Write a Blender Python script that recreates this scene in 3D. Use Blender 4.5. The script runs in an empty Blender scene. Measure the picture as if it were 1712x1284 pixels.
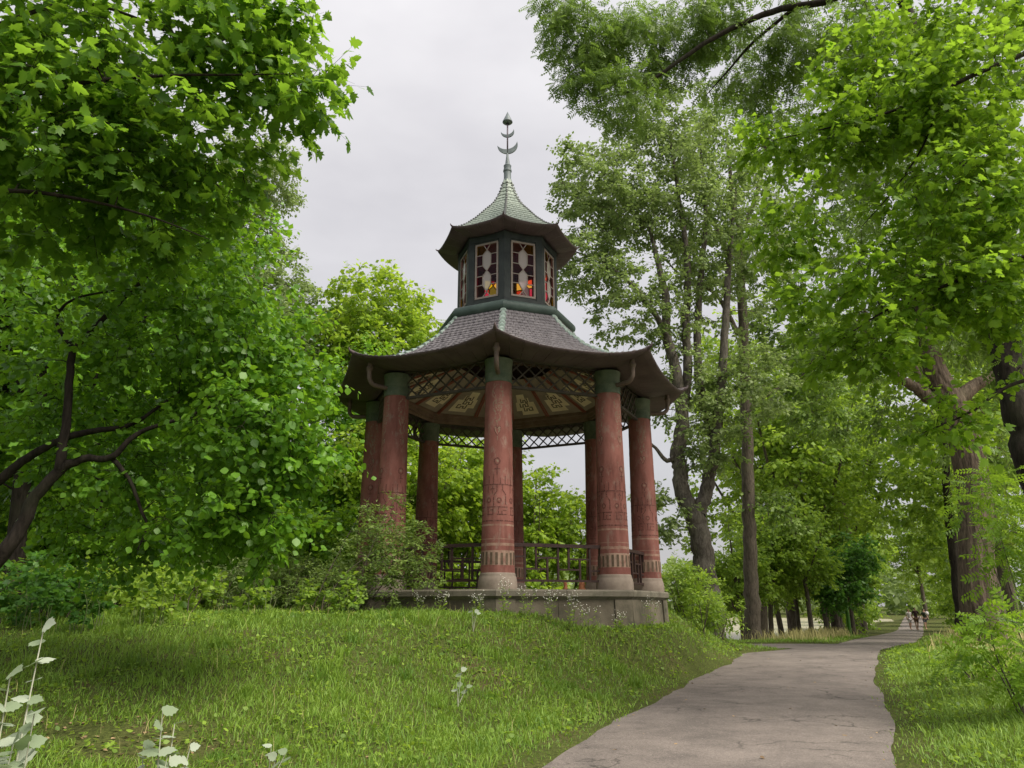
import bpy, bmesh, math, random
import numpy as np
from mathutils import Vector, Matrix

# ------------------------------------------------------------------ camera, sky, sun, exposure
scene = bpy.context.scene
COL = scene.collection
F_PX, PITCH, CAM_Z = 1229.0, 0.2919, 1.6
cam_d = bpy.data.cameras.new('camera')
cam_d.sensor_width = 36.0
cam_d.lens = F_PX / 1712.0 * 36.0
cam_d.clip_start, cam_d.clip_end = 0.05, 3000.0
cam = bpy.data.objects.new('camera', cam_d)
COL.objects.link(cam)
cam.location = (0, 0, CAM_Z)
cam.rotation_euler = (math.pi / 2 + PITCH, 0, 0)
scene.camera = cam

SUN_EL, SUN_AZ = math.radians(52), math.radians(125)       # azimuth clockwise from +Y (view direction)
world = bpy.data.worlds.new('World')
scene.world = world
world.use_nodes = True
wt = world.node_tree
for n in list(wt.nodes):
    wt.nodes.remove(n)
w_out = wt.nodes.new('ShaderNodeOutputWorld')
w_bg = wt.nodes.new('ShaderNodeBackground')
w_bg.inputs['Strength'].default_value = 0.1
w_sky = wt.nodes.new('ShaderNodeTexSky')
w_sky.sky_type = 'NISHITA'
w_sky.sun_disc = False
w_sky.sun_elevation = SUN_EL
w_sky.sun_rotation = SUN_AZ
w_sky.dust_density = 3.0
w_tc = wt.nodes.new('ShaderNodeTexCoord')
w_map = wt.nodes.new('ShaderNodeMapping')
w_map.inputs['Scale'].default_value = (1.0, 1.0, 2.2)
w_n = wt.nodes.new('ShaderNodeTexNoise')
w_n.inputs['Scale'].default_value = 1.9
w_n.inputs['Detail'].default_value = 5.0
w_n.inputs['Roughness'].default_value = 0.56
w_r = wt.nodes.new('ShaderNodeValToRGB')                    # grey to white cloud deck
w_r.color_ramp.elements[0].position = 0.34
w_r.color_ramp.elements[0].color = (1.55, 1.50, 1.53, 1)
w_r.color_ramp.elements[1].position = 0.66
w_r.color_ramp.elements[1].color = (1.98, 1.92, 1.93, 1)
w_sep = wt.nodes.new('ShaderNodeSeparateXYZ')
w_mr = wt.nodes.new('ShaderNodeMapRange')                   # an overcast sky grows brighter to the zenith
w_mr.inputs['From Min'].default_value = 0.0
w_mr.inputs['From Max'].default_value = 1.0
w_mr.inputs['To Min'].default_value = 0.74
w_mr.inputs['To Max'].default_value = 1.45
w_mul = wt.nodes.new('ShaderNodeVectorMath')
w_mul.operation = 'SCALE'
w_mix = wt.nodes.new('ShaderNodeMixRGB')
w_mix.inputs['Fac'].default_value = 0.94
wt.links.new(w_tc.outputs['Generated'], w_map.inputs['Vector'])
wt.links.new(w_map.outputs['Vector'], w_n.inputs['Vector'])
wt.links.new(w_n.outputs['Fac'], w_r.inputs['Fac'])
wt.links.new(w_tc.outputs['Generated'], w_sep.inputs['Vector'])
wt.links.new(w_sep.outputs['Z'], w_mr.inputs['Value'])
wt.links.new(w_r.outputs['Color'], w_mul.inputs[0])
wt.links.new(w_mr.outputs['Result'], w_mul.inputs['Scale'])
wt.links.new(w_sky.outputs['Color'], w_mix.inputs['Color1'])
wt.links.new(w_mul.outputs['Vector'], w_mix.inputs['Color2'])
wt.links.new(w_mix.outputs['Color'], w_bg.inputs['Color'])
wt.links.new(w_bg.outputs['Background'], w_out.inputs['Surface'])

sun_d = bpy.data.lights.new('sun', 'SUN')
sun_d.energy = 1.5
sun_d.angle = math.radians(38)
sun_d.color = (1.0, 0.93, 0.82)
sun = bpy.data.objects.new('sun', sun_d)
COL.objects.link(sun)
_sd = Vector((math.sin(SUN_AZ) * math.cos(SUN_EL), math.cos(SUN_AZ) * math.cos(SUN_EL), math.sin(SUN_EL)))
sun.rotation_euler = _sd.to_track_quat('Z', 'Y').to_euler()
sun.location = _sd * 60

vs = scene.view_settings
vs.view_transform = 'Standard'
vs.look = 'None'
vs.exposure = 2.0
vs.gamma = 1.0
vs.use_curve_mapping = False
scene.cycles.max_bounces = 9
scene.cycles.diffuse_bounces = 6
scene.cycles.glossy_bounces = 2
scene.cycles.transmission_bounces = 5
scene.cycles.transparent_max_bounces = 8
scene.cycles.use_denoising = True

rng = np.random.default_rng(7)
random.seed(7)
PI = math.pi


# ------------------------------------------------------------------ helpers
def P(px, py, yw):
    """A point of the photograph (1712 x 1284) at world distance y."""
    z = yw * math.tan(PITCH + math.atan((642.0 - py) / F_PX))
    d = yw * math.cos(PITCH) + z * math.sin(PITCH)
    return np.array(((px - 856.0) * d / F_PX, yw, z + CAM_Z))


def PXM(px, py, yw):
    z = yw * math.tan(PITCH + math.atan((642.0 - py) / F_PX))
    return (yw * math.cos(PITCH) + z * math.sin(PITCH)) / F_PX


def ss(a, b, x):
    t = np.clip((np.asarray(x, float) - a) / (b - a), 0, 1)
    return t * t * (3 - 2 * t)


def nrm(v):
    v = np.asarray(v, float)
    return v / np.maximum(np.linalg.norm(v, axis=-1, keepdims=True), 1e-9)


def tag(o, label=None, cat=None, group=None, kind=None):
    if label:
        o['label'] = label
    if cat:
        o['category'] = cat
    if group:
        o['group'] = group
    if kind:
        o['kind'] = kind
    return o


def empty(name, loc=(0, 0, 0), rz=0.0, label=None, cat=None, group=None):
    o = bpy.data.objects.new(name, None)
    COL.objects.link(o)
    o.location = loc
    o.rotation_euler = (0, 0, rz)
    o.empty_display_size = 0.1
    return tag(o, label, cat, group)


def link(name, me, parent=None, loc=None, rz=None, kind=None):
    o = bpy.data.objects.new(name, me)
    COL.objects.link(o)
    if parent is not None:
        o.parent = parent
    if loc is not None:
        o.location = loc
    if rz is not None:
        o.rotation_euler = (0, 0, rz)
    if kind:
        o['kind'] = kind
    return o


def copy_tree(o, parent=None):
    c = o.copy()
    COL.objects.link(c)
    c.parent = parent
    for ch in o.children:
        copy_tree(ch, c)
    return c


def np_mesh(name, verts, loops, starts, mat, tint=None, smooth=True):
    me = bpy.data.meshes.new(name)
    verts = np.asarray(verts, np.float32)
    me.vertices.add(len(verts))
    me.vertices.foreach_set('co', verts.ravel())
    me.loops.add(len(loops))
    me.loops.foreach_set('vertex_index', np.asarray(loops, np.int32))
    me.polygons.add(len(starts))
    me.polygons.foreach_set('loop_start', np.asarray(starts, np.int32))
    me.update(calc_edges=True)
    if tint is not None:
        a = me.attributes.new('tint', 'FLOAT', 'POINT')
        a.data.foreach_set('value', np.asarray(tint, np.float32))
    if not smooth:
        me.shade_flat()
    me.materials.append(mat)
    return me


class MB:
    """Collects geometry that becomes one mesh."""

    def __init__(self):
        self.v, self.f = [], []

    def add(self, verts, faces):
        b = len(self.v)
        self.v.extend([tuple(float(c) for c in q) for q in verts])
        self.f.extend([tuple(b + i for i in f) for f in faces])
        return self

    def box(self, lo, hi):
        x0, y0, z0 = lo
        x1, y1, z1 = hi
        return self.add([(x0, y0, z0), (x1, y0, z0), (x1, y1, z0), (x0, y1, z0), (x0, y0, z1), (x1, y0, z1), (x1, y1, z1), (x0, y1, z1)],
                        [(3, 2, 1, 0), (4, 5, 6, 7), (0, 1, 5, 4), (1, 2, 6, 5), (2, 3, 7, 6), (3, 0, 4, 7)])

    def bar(self, a, b, w, h, up=(0, 0, 1)):
        """A bar from a to b, w across and h along up."""
        a, b, up = np.array(a, float), np.array(b, float), np.array(up, float)
        d = nrm(b - a)
        s = nrm(np.cross(d, up))
        u = np.cross(s, d)
        q = []
        for e in (a, b):
            for i, j in ((-1, -1), (1, -1), (1, 1), (-1, 1)):
                q.append(e + s * w / 2 * i + u * h / 2 * j)
        return self.add(q, [(3, 2, 1, 0), (4, 5, 6, 7), (0, 1, 5, 4), (1, 2, 6, 5), (2, 3, 7, 6), (3, 0, 4, 7)])

    def lathe(self, prof, n=24, c=(0, 0, 0), a0=0.0):
        vs_, fs = [], []
        m = len(prof)
        for i in range(n):
            a = a0 + 2 * PI * i / n
            for r, z in prof:
                vs_.append((c[0] + r * math.sin(a), c[1] - r * math.cos(a), c[2] + z))
        for i in range(n):
            j = (i + 1) % n
            for k in range(m - 1):
                fs.append((i * m + k, j * m + k, j * m + k + 1, i * m + k + 1))
        fs.append(tuple(i * m for i in range(n))[::-1])
        fs.append(tuple(i * m + m - 1 for i in range(n)))
        return self.add(vs_, fs)

    def tube(self, pts, rad, n=8, cap=True):
        v, f = tube_arrays(np.array(pts, float), np.full(len(pts), rad) if np.isscalar(rad) else np.array(rad, float), n)
        self.add(v, f)
        if cap:
            b = len(self.v) - len(v)
            self.f.append(tuple(b + i for i in range(n))[::-1])
            self.f.append(tuple(b + len(v) - n + i for i in range(n)))
        return self

    def build(self, name, mat, parent=None, loc=None, rz=None, smooth=False, kind=None, auto=None):
        me = self.mesh(name, mat, smooth, auto)
        return link(name, me, parent, loc, rz, kind)

    def mesh(self, name, mat, smooth=False, auto=None):
        me = bpy.data.meshes.new(name)
        me.from_pydata(self.v, [], self.f)
        if smooth or auto:
            me.shade_smooth()
        if auto:
            me.set_sharp_from_angle(angle=math.radians(auto))
        me.materials.append(mat)
        me.update()
        return me


def tube_arrays(pts, rad, n):
    m = len(pts)
    t = np.gradient(pts, axis=0)
    t = nrm(t)
    ref = np.array((0.0, 0, 1)) if abs(t[:, 2]).mean() < 0.8 else np.array((1.0, 0, 0))
    s = nrm(np.cross(t, ref))
    u = np.cross(s, t)
    a = np.linspace(0, 2 * PI, n, endpoint=False)
    v = pts[:, None, :] + rad[:, None, None] * (np.cos(a)[None, :, None] * s[:, None, :] + np.sin(a)[None, :, None] * u[:, None, :])
    fs = []
    for k in range(m - 1):
        for i in range(n):
            j = (i + 1) % n
            fs.append((k * n + i, k * n + j, (k + 1) * n + j, (k + 1) * n + i))
    return v.reshape(-1, 3), fs


def smooth_line(pts, rad, sub=5):
    """Catmull-Rom through the points, radii follow."""
    p = np.array(pts, float)
    r = np.interp(np.linspace(0, 1, len(p)), np.linspace(0, 1, len(rad)), rad)
    q = np.vstack([2 * p[0] - p[1], p, 2 * p[-1] - p[-2]])
    out, ro = [], []
    for i in range(len(p) - 1):
        p0, p1, p2, p3 = q[i:i + 4]
        for k in range(sub):
            t = k / sub
            out.append(0.5 * (2 * p1 + (p2 - p0) * t + (2 * p0 - 5 * p1 + 4 * p2 - p3) * t * t + (3 * p1 - p0 - 3 * p2 + p3) * t ** 3))
            ro.append(r[i] * (1 - t) + r[i + 1] * t)
    out.append(p[-1])
    ro.append(r[-1])
    return np.array(out), np.array(ro)


# ------------------------------------------------------------------ materials
def new_mat(name):
    m = bpy.data.materials.new(name)
    m.use_nodes = True
    nt = m.node_tree
    b = nt.nodes['Principled BSDF']
    return m, nt, b


def N(nt, t, **kw):
    n = nt.nodes.new(t)
    for k, v in kw.items():
        n.inputs[k].default_value = v
    return n


def mixc(nt, fac, a, b, mode='MIX'):
    n = nt.nodes.new('ShaderNodeMixRGB')
    n.blend_type = mode
    for sock, val in (('Fac', fac), ('Color1', a), ('Color2', b)):
        if hasattr(val, 'is_linked') or hasattr(val, 'links'):
            nt.links.new(val, n.inputs[sock])
        elif sock == 'Fac':
            n.inputs[sock].default_value = val
        else:
            n.inputs[sock].default_value = (*val[:3], 1)
    return n.outputs['Color']


def ramp(nt, src, stops, const=False):
    n = nt.nodes.new('ShaderNodeValToRGB')
    cr = n.color_ramp
    if const:
        cr.interpolation = 'CONSTANT'
    while len(cr.elements) < len(stops):
        cr.elements.new(0.5)
    for e, (p, c) in zip(cr.elements, stops):
        e.position = p
        e.color = (*c, 1) if len(c) == 3 else c
    nt.links.new(src, n.inputs['Fac'])
    return n.outputs['Color']


def noise(nt, scale, detail=4, rough=0.55, coord='Object', stretch=None, dist=0.0):
    tc = nt.nodes.new('ShaderNodeTexCoord')
    src = tc.outputs[coord]
    if stretch:
        mp = nt.nodes.new('ShaderNodeMapping')
        mp.inputs['Scale'].default_value = stretch
        nt.links.new(src, mp.inputs['Vector'])
        src = mp.outputs['Vector']
    n = nt.nodes.new('ShaderNodeTexNoise')
    n.inputs['Scale'].default_value = scale
    n.inputs['Detail'].default_value = detail
    n.inputs['Roughness'].default_value = rough
    n.inputs['Distortion'].default_value = dist
    nt.links.new(src, n.inputs['Vector'])
    return n.outputs['Fac']


def bump(nt, b, h, strength=0.3, dist=0.02):
    n = nt.nodes.new('ShaderNodeBump')
    n.inputs['Strength'].default_value = strength
    n.inputs['Distance'].default_value = dist
    nt.links.new(h, n.inputs['Height'])
    nt.links.new(n.outputs['Normal'], b.inputs['Normal'])


def worn(name, c1, c2, scale=3.0, rough=0.7, c3=None, f3=(0.58, 0.7), bmp=0.25, stretch=None, spec=0.3, fine=40, s3=None):
    """Two tones in soft patches, a third worn through in spots, fine relief."""
    m, nt, b = new_mat(name)
    a = noise(nt, scale, 5, 0.6, stretch=stretch)
    col = ramp(nt, a, [(0.32, c1), (0.68, c2)])
    if c3:
        k = noise(nt, s3 or scale * 2.7, 6, 0.65, stretch=stretch)
        fac = ramp(nt, k, [(f3[0], (0, 0, 0)), (f3[1], (1, 1, 1))])
        col = mixc(nt, fac, col, c3)
    nt.links.new(col, b.inputs['Base Color'])
    b.inputs['Roughness'].default_value = rough
    b.inputs['Specular IOR Level'].default_value = spec
    bump(nt, b, noise(nt, fine, 4, 0.6, stretch=stretch), bmp, 0.01)
    return m


def leaf_mat(name, dark, light, trans, tf=0.45, rough=0.45, spec=0.3, back=None):
    m, nt, b = new_mat(name)
    at = nt.nodes.new('ShaderNodeAttribute')
    at.attribute_name = 'tint'
    gain = 1.7 if not back else 1.0                        # half the light is reflected, half goes through
    dark, light = tuple(c * gain for c in dark), tuple(c * gain for c in light)
    col = ramp(nt, at.outputs['Fac'], [(0.0, dark), (0.85, light), (1.0, tuple(min(1, c * 1.25) for c in light))])
    front = col
    if back:
        g = nt.nodes.new('ShaderNodeNewGeometry')
        front = mixc(nt, g.outputs['Backfacing'], col, back)
    nt.links.new(front, b.inputs['Base Color'])
    b.inputs['Roughness'].default_value = rough
    b.inputs['Specular IOR Level'].default_value = spec
    tr = nt.nodes.new('ShaderNodeBsdfTranslucent')
    tcol = mixc(nt, 0.6, col, trans)
    nt.links.new(tcol, tr.inputs['Color'])
    mx = nt.nodes.new('ShaderNodeMixShader')
    mx.inputs['Fac'].default_value = tf
    out = nt.nodes['Material Output']
    nt.links.new(b.outputs['BSDF'], mx.inputs[1])
    nt.links.new(tr.outputs['BSDF'], mx.inputs[2])
    nt.links.new(mx.outputs['Shader'], out.inputs['Surface'])
    return m


def bark_mat(name, c1, c2, stretch=(6, 6, 1.2), bmp=0.7):
    m, nt, b = new_mat(name)
    a = noise(nt, 3.0, 6, 0.65, stretch=stretch, dist=0.4)
    col = ramp(nt, a, [(0.33, c1), (0.66, c2)])
    moss = ramp(nt, noise(nt, 1.1, 3), [(0.52, (0, 0, 0)), (0.75, (0.6, 0.6, 0.6))])
    col = mixc(nt, moss, col, tuple(0.6 * v + e for v, e in zip(c2, (0.012, 0.022, 0.006))))
    nt.links.new(col, b.inputs['Base Color'])
    b.inputs['Roughness'].default_value = 0.9
    b.inputs['Specular IOR Level'].default_value = 0.15
    bump(nt, b, a, bmp, 0.03)
    return m


M = {}
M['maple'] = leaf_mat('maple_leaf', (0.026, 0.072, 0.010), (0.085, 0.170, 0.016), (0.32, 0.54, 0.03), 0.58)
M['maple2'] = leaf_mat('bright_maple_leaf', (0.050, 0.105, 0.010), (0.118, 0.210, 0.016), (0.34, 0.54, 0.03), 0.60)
M['linden'] = leaf_mat('linden_leaf', (0.028, 0.080, 0.010), (0.096, 0.198, 0.016), (0.32, 0.58, 0.02), 0.45, 0.4, 0.4)
M['poplar'] = leaf_mat('poplar_leaf', (0.066, 0.102, 0.034), (0.175, 0.225, 0.085), (0.32, 0.46, 0.08), 0.42, 0.5)
M['ash'] = leaf_mat('ash_leaf', (0.045, 0.085, 0.020), (0.125, 0.185, 0.040), (0.26, 0.42, 0.04), 0.4, 0.45)
M['thicket'] = leaf_mat('thicket_leaf', (0.050, 0.115, 0.012), (0.135, 0.245, 0.022), (0.44, 0.68, 0.03), 0.55)
M['robinia'] = leaf_mat('robinia_leaf', (0.050, 0.105, 0.014), (0.140, 0.235, 0.022), (0.38, 0.58, 0.03), 0.5)
M['yellow'] = leaf_mat('yellow_green_leaf', (0.072, 0.130, 0.014), (0.190, 0.275, 0.030), (0.50, 0.68, 0.04), 0.52)
M['shrub'] = leaf_mat('shrub_leaf', (0.045, 0.085, 0.018), (0.135, 0.190, 0.045), (0.30, 0.42, 0.05), 0.4)
M['deep'] = leaf_mat('deep_green_leaf', (0.018, 0.055, 0.012), (0.060, 0.135, 0.022), (0.18, 0.40, 0.03), 0.45)
M['herb'] = leaf_mat('herb_leaf', (0.062, 0.118, 0.018), (0.165, 0.245, 0.034), (0.44, 0.62, 0.04), 0.5)
M['white_leaf'] = leaf_mat('white_poplar_leaf', (0.17, 0.23, 0.12), (0.40, 0.45, 0.35), (0.40, 0.52, 0.22), 0.3, 0.8, 0.1, back=(0.17, 0.25, 0.10))
M['petal'] = leaf_mat('white_petal', (0.60, 0.58, 0.52), (0.78, 0.77, 0.72), (0.7, 0.7, 0.6), 0.3, 0.7, 0.1)
M['grass'] = leaf_mat('grass_blade', (0.050, 0.108, 0.012), (0.150, 0.232, 0.034), (0.36, 0.50, 0.05), 0.4, 0.5)
M['straw'] = leaf_mat('dry_grass', (0.16, 0.15, 0.06), (0.34, 0.30, 0.13), (0.5, 0.45, 0.2), 0.35, 0.7)
M['stem'] = worn('green_stem', (0.10, 0.14, 0.05), (0.20, 0.22, 0.10), 8, 0.7)
M['white_stem'] = worn('downy_stem', (0.32, 0.34, 0.24), (0.48, 0.48, 0.38), 8, 0.8)
M['bark'] = bark_mat('dark_bark', (0.010, 0.008, 0.006), (0.042, 0.034, 0.027))
M['bark_grey'] = bark_mat('grey_bark', (0.045, 0.037, 0.029), (0.150, 0.125, 0.098))
M['bark_pale'] = bark_mat('pale_bark', (0.10, 0.09, 0.075), (0.33, 0.31, 0.27), (3, 3, 2))
M['bark_poplar'] = bark_mat('poplar_bark', (0.040, 0.033, 0.027), (0.170, 0.150, 0.125), (4, 4, 1.4))
M['bark_deep'] = bark_mat('furrowed_bark', (0.040, 0.030, 0.022), (0.175, 0.135, 0.100), (7, 7, 1.0), 0.9)


# ------------------------------------------------------------------ terrain
def zp(y):
    return 0.22 - 0.57 * ss(25, 60, y)


def path_px(px, py):
    y = 8.0
    el = PITCH - math.atan((py - 642.0) / F_PX)
    for _ in range(60):
        y = 0.5 * y + 0.5 * (CAM_Z - float(zp(y))) / math.tan(-el)
    return P(px, py, y)


_L = [path_px(*q) for q in ((900, 1284), (1000, 1222), (1100, 1170), (1160, 1136), (1215, 1111), (1245, 1092), (1395, 1078), (1471, 1061), (1500, 1054))]
_Rr = [path_px(*q) for q in ((1500, 1284), (1494, 1220), (1474, 1165), (1463, 1130), (1466, 1100), (1476, 1085), (1500, 1074), (1530, 1064))]
LY = np.array([-8.0, 0.0] + [q[1] for q in _L] + [140.0])
LX = np.array([-3.4, -1.3] + [q[0] for q in _L] + [_L[-1][0] + (140 - _L[-1][1]) * 0.52])
RY = np.array([-8.0, 0.0] + [q[1] for q in _Rr] + [140.0])
RX = np.array([0.0, 1.9] + [q[0] for q in _Rr] + [0.0])


def xl(y):
    return np.interp(y, LY, LX)


RX[-1] = xl(140.0) + 3.4
for _i in range(len(RY) - 1):
    RX[_i] = max(RX[_i], float(xl(RY[_i])) + 2.9)


def xr(y):
    return np.interp(y, RY, RX)


PAV = np.array((-0.133, 18.78))
PAV_Z, PAV_S = 1.899, 1.15


def wob(x, y):
    return (np.sin(x * 1.7 + 0.6 * np.sin(y * 1.1)) * np.sin(y * 1.9 + 0.8 * np.sin(x * 0.7)) * 0.5
            + np.sin(x * 4.3 + y * 2.1) * np.sin(y * 5.1 - x * 1.3) * 0.25)


def ground_h(x, y, bed=True):
    x, y = np.asarray(x, float), np.asarray(y, float)
    base = zp(y)
    dl = (xl(y) - x) * 0.9
    dr = (x - xr(y)) * 0.9
    W = np.interp(y, [4, 10, 14.9, 18.6, 24], [5.5, 4.5, 3.0, 1.6, 1.6])
    m = 1.2 * ss(0, 1, np.clip(dl, 0, None) / W) * ss(5, 13.8, y)
    m = m * (1 - 0.95 * ss(22.0, 25.8, y) * ss(-7, 0, x)) * (1 - 0.55 * ss(24, 40, y))
    # the knoll stays high close round the pavilion's base
    rp = np.hypot(x - PAV[0], y - PAV[1])
    knoll = (1.14 - base) * (1 - ss(3.95, 5.3, rp)) * ss(0.0, 0.55, dl)
    m = np.maximum(m, knoll)
    h = base + m
    # bare verge strip is level, right verge a little higher
    h = h + 0.16 * ss(0.1, 1.6, dr) * (1 - ss(30, 50, y))
    h = h + wob(x, y) * 0.035 * (ss(0.1, 1.2, dl) + ss(0.1, 1.2, dr))
    # lakes on both sides of the causeway, far shore beyond
    drop_l = ss(2.2, 6.0, dl) * ss(31, 36, y) * ss(-7, -1.5, x)
    drop_r = ss(5.5, 9.0, dr)
    r = np.hypot(x, y)
    drop = np.maximum(drop_l, drop_r) * (1 - ss(150, 165, r))
    drop = np.where((y < 60) | (dl > 0) | (dr > 0), drop, 0)
    h = h * (1 - drop) + (-1.9) * drop
    if bed:
        inside = ss(-0.06, 0.16, -np.maximum(dl, dr))
        h = h - 0.05 * inside
        spur = ss(25.6, 26.1, y) * (1 - ss(29.4, 29.9, y)) * ss(-1.5, -0.5, x) * (1 - ss(xl(28) + 2, xl(28) + 3, x))
        h = h * (1 - spur) + (zp(y) - 0.05) * spur
    return h


def axis(lo, hi, d0, d1, step, far):
    mid = np.arange(d0, d1 + 1e-6, step)
    a, s, left = d0, step, []
    while a > lo:
        s *= 1.16
        a -= s
        left.append(a)
    a, s, right = d1, step, []
    while a < hi:
        s *= 1.16
        a += s
        right.append(a)
    return np.array(left[::-1] + list(mid) + right)


gx = axis(-700, 700, -12, 22, 0.22, 0)
gy = axis(-60, 900, 3, 36, 0.22, 0)
GX, GY = np.meshgrid(gx, gy)
gv = np.stack([GX, GY, ground_h(GX, GY)], -1).reshape(-1, 3)
nx, ny = len(gx), len(gy)
ii = (np.arange(ny - 1)[:, None] * nx + np.arange(nx - 1)[None, :]).ravel()
quads = np.stack([ii, ii + 1, ii + nx + 1, ii + nx], -1)


def soil_mat():
    m, nt, b = new_mat('soil')
    a = noise(nt, 0.9, 6, 0.6)
    col = ramp(nt, a, [(0.30, (0.060, 0.075, 0.022)), (0.52, (0.085, 0.110, 0.030)), (0.72, (0.105, 0.085, 0.048))])
    litter = ramp(nt, noise(nt, 26, 5, 0.7), [(0.35, (0.4, 0.4, 0.4)), (0.7, (1.35, 1.25, 1.1))])
    col = mixc(nt, 1.0, col, litter, 'MULTIPLY')
    nt.links.new(col, b.inputs['Base Color'])
    b.inputs['Roughness'].default_value = 0.95
    b.inputs['Specular IOR Level'].default_value = 0.1
    bump(nt, b, noise(nt, 30, 5, 0.7), 0.8, 0.03)
    return m


M['soil'] = soil_mat()
ground = link('ground', np_mesh('ground', gv, quads.ravel(), np.arange(len(quads)) * 4, M['soil']), kind='structure')


def asphalt_mat():
    m, nt, b = new_mat('old_asphalt')
    a = noise(nt, 0.55, 5, 0.6)
    col = ramp(nt, a, [(0.3, (0.150, 0.131, 0.122)), (0.7, (0.210, 0.184, 0.170))])
    grit = ramp(nt, noise(nt, 130, 3, 0.7), [(0.3, (0.45, 0.45, 0.45)), (0.7, (1.5, 1.48, 1.44))])
    col = mixc(nt, 1.0, col, grit, 'MULTIPLY')
    tc = nt.nodes.new('ShaderNodeTexCoord')
    vo = nt.nodes.new('ShaderNodeTexVoronoi')
    vo.feature = 'DISTANCE_TO_EDGE'
    vo.inputs['Scale'].default_value = 0.75
    wv = nt.nodes.new('ShaderNodeTexNoise')
    wv.inputs['Scale'].default_value = 2.5
    wv.inputs['Detail'].default_value = 6
    nt.links.new(tc.outputs['Object'], wv.inputs['Vector'])
    sc_ = nt.nodes.new('ShaderNodeVectorMath')
    sc_.operation = 'MULTIPLY_ADD'
    sc_.inputs[1].default_value = (0.9, 0.9, 0.9)
    nt.links.new(wv.outputs['Color'], sc_.inputs[0])
    nt.links.new(tc.outputs['Object'], sc_.inputs[2])
    nt.links.new(sc_.outputs['Vector'], vo.inputs['Vector'])
    crack = ramp(nt, vo.outputs['Distance'], [(0.0, (1, 1, 1)), (0.022, (0, 0, 0))])
    cm = ramp(nt, noise(nt, 0.8, 3), [(0.46, (0, 0, 0)), (0.58, (0.8, 0.8, 0.8))])
    crack = mixc(nt, 1.0, crack, cm, 'MULTIPLY')
    col = mixc(nt, crack, col, (0.045, 0.040, 0.036))
    at = nt.nodes.new('ShaderNodeAttribute')
    at.attribute_name = 'tint'
    en = nt.nodes.new('ShaderNodeMath')
    en.operation = 'MULTIPLY_ADD'
    nt.links.new(noise(nt, 3.2, 5, 0.7), en.inputs[0])
    en.inputs[1].default_value = 0.9
    nt.links.new(at.outputs['Fac'], en.inputs[2])
    edge = ramp(nt, en.outputs['Value'], [(1.0, (0, 0, 0)), (1.4, (0.75, 0.75, 0.75))])
    patch = ramp(nt, noise(nt, 1.7, 6, 0.7), [(0.38, (0.76, 0.76, 0.76)), (0.62, (1.10, 1.09, 1.08))])
    col = mixc(nt, 1.0, col, patch, 'MULTIPLY')
    grit2 = ramp(nt, noise(nt, 38, 4, 0.75), [(0.34, (0.72, 0.72, 0.72)), (0.66, (1.22, 1.21, 1.19))])
    col = mixc(nt, 1.0, col, grit2, 'MULTIPLY')
    spots = ramp(nt, noise(nt, 22, 3, 0.6), [(0.66, (0, 0, 0)), (0.71, (0.6, 0.6, 0.6))])
    col = mixc(nt, spots, col, (0.30, 0.275, 0.245))
    col = mixc(nt, edge, col, (0.20, 0.160, 0.115))
    nt.links.new(col, b.inputs['Base Color'])
    b.inputs['Roughness'].default_value = 0.88
    b.inputs['Specular IOR Level'].default_value = 0.25
    bump(nt, b, noise(nt, 90, 4, 0.7), 0.5, 0.008)
    return m


M['asphalt'] = asphalt_mat()
# path sheet: rows along y, columns across; the spur that leaves behind the mound is part of the same sheet
rows = np.concatenate([np.arange(-8, 40, 0.25), np.arange(40, 140, 2.0)])
cols = np.linspace(0, 1, 17)
pv, pt = [], []
for k, y in enumerate(rows):
    a, b = float(xl(y)), float(xr(y))
    a += 0.07 * math.sin(y * 1.7) * math.sin(y * 0.73) + 0.025 * math.sin(y * 4.1 + math.sin(y * 1.9) * 2)
    b += 0.06 * math.sin(y * 1.3 + 1) * math.sin(y * 0.63 + 2) + 0.012 * math.sin(y * 3.7 + math.sin(y * 2.3) * 2)
    for c in cols:
        x = a + (b - a) * c
        pv.append((x, y, float(zp(y)) + 0.03 * (1 - (2 * c - 1) ** 2) - 0.004))
        pt.append(abs(2 * c - 1) ** 4)
nc = len(cols)
qi = [(r * nc + c, r * nc + c + 1, (r + 1) * nc + c + 1, (r + 1) * nc + c) for r in range(len(rows) - 1) for c in range(nc - 1)]
path = link('path', np_mesh('path', pv, np.array(qi).ravel(), np.arange(len(qi)) * 4, M['asphalt'], pt), kind='structure')
sv, st_ = [], []
srows = np.linspace(26.0, 29.6, 9)
scols = np.linspace(0, 1, 12)
for y in srows:
    e = 1 - abs((y - 27.8) / 1.8)
    for c in scols:
        x = -0.8 + (float(xl(y)) + 1.0 + 0.8) * c
        sv.append((x, y + 0.06 * math.sin(x * 3), float(zp(y)) - 0.008 + 0.004 * e))
        st_.append((1 - e) ** 3)
qi = [(r * 12 + c, r * 12 + c + 1, (r + 1) * 12 + c + 1, (r + 1) * 12 + c) for r in range(8) for c in range(11)]
spur = link('side_path', np_mesh('side_path', sv, np.array(qi).ravel(), np.arange(len(qi)) * 4, M['asphalt'], st_), kind='structure')

m, nt, b = new_mat('lake_water')
b.inputs['Base Color'].default_value = (0.42, 0.38, 0.27, 1)
b.inputs['Roughness'].default_value = 0.22
b.inputs['IOR'].default_value = 1.33
bump(nt, b, noise(nt, 1.6, 4, 0.5, stretch=(1, 2.5, 1)), 0.08, 0.05)
M['water'] = m
lake = link('lake', np_mesh('lake', [(-500, -60, -0.8), (500, -60, -0.8), (500, 700, -0.8), (-500, 700, -0.8)], [0, 1, 2, 3], [0], M['water']), kind='structure')

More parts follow.
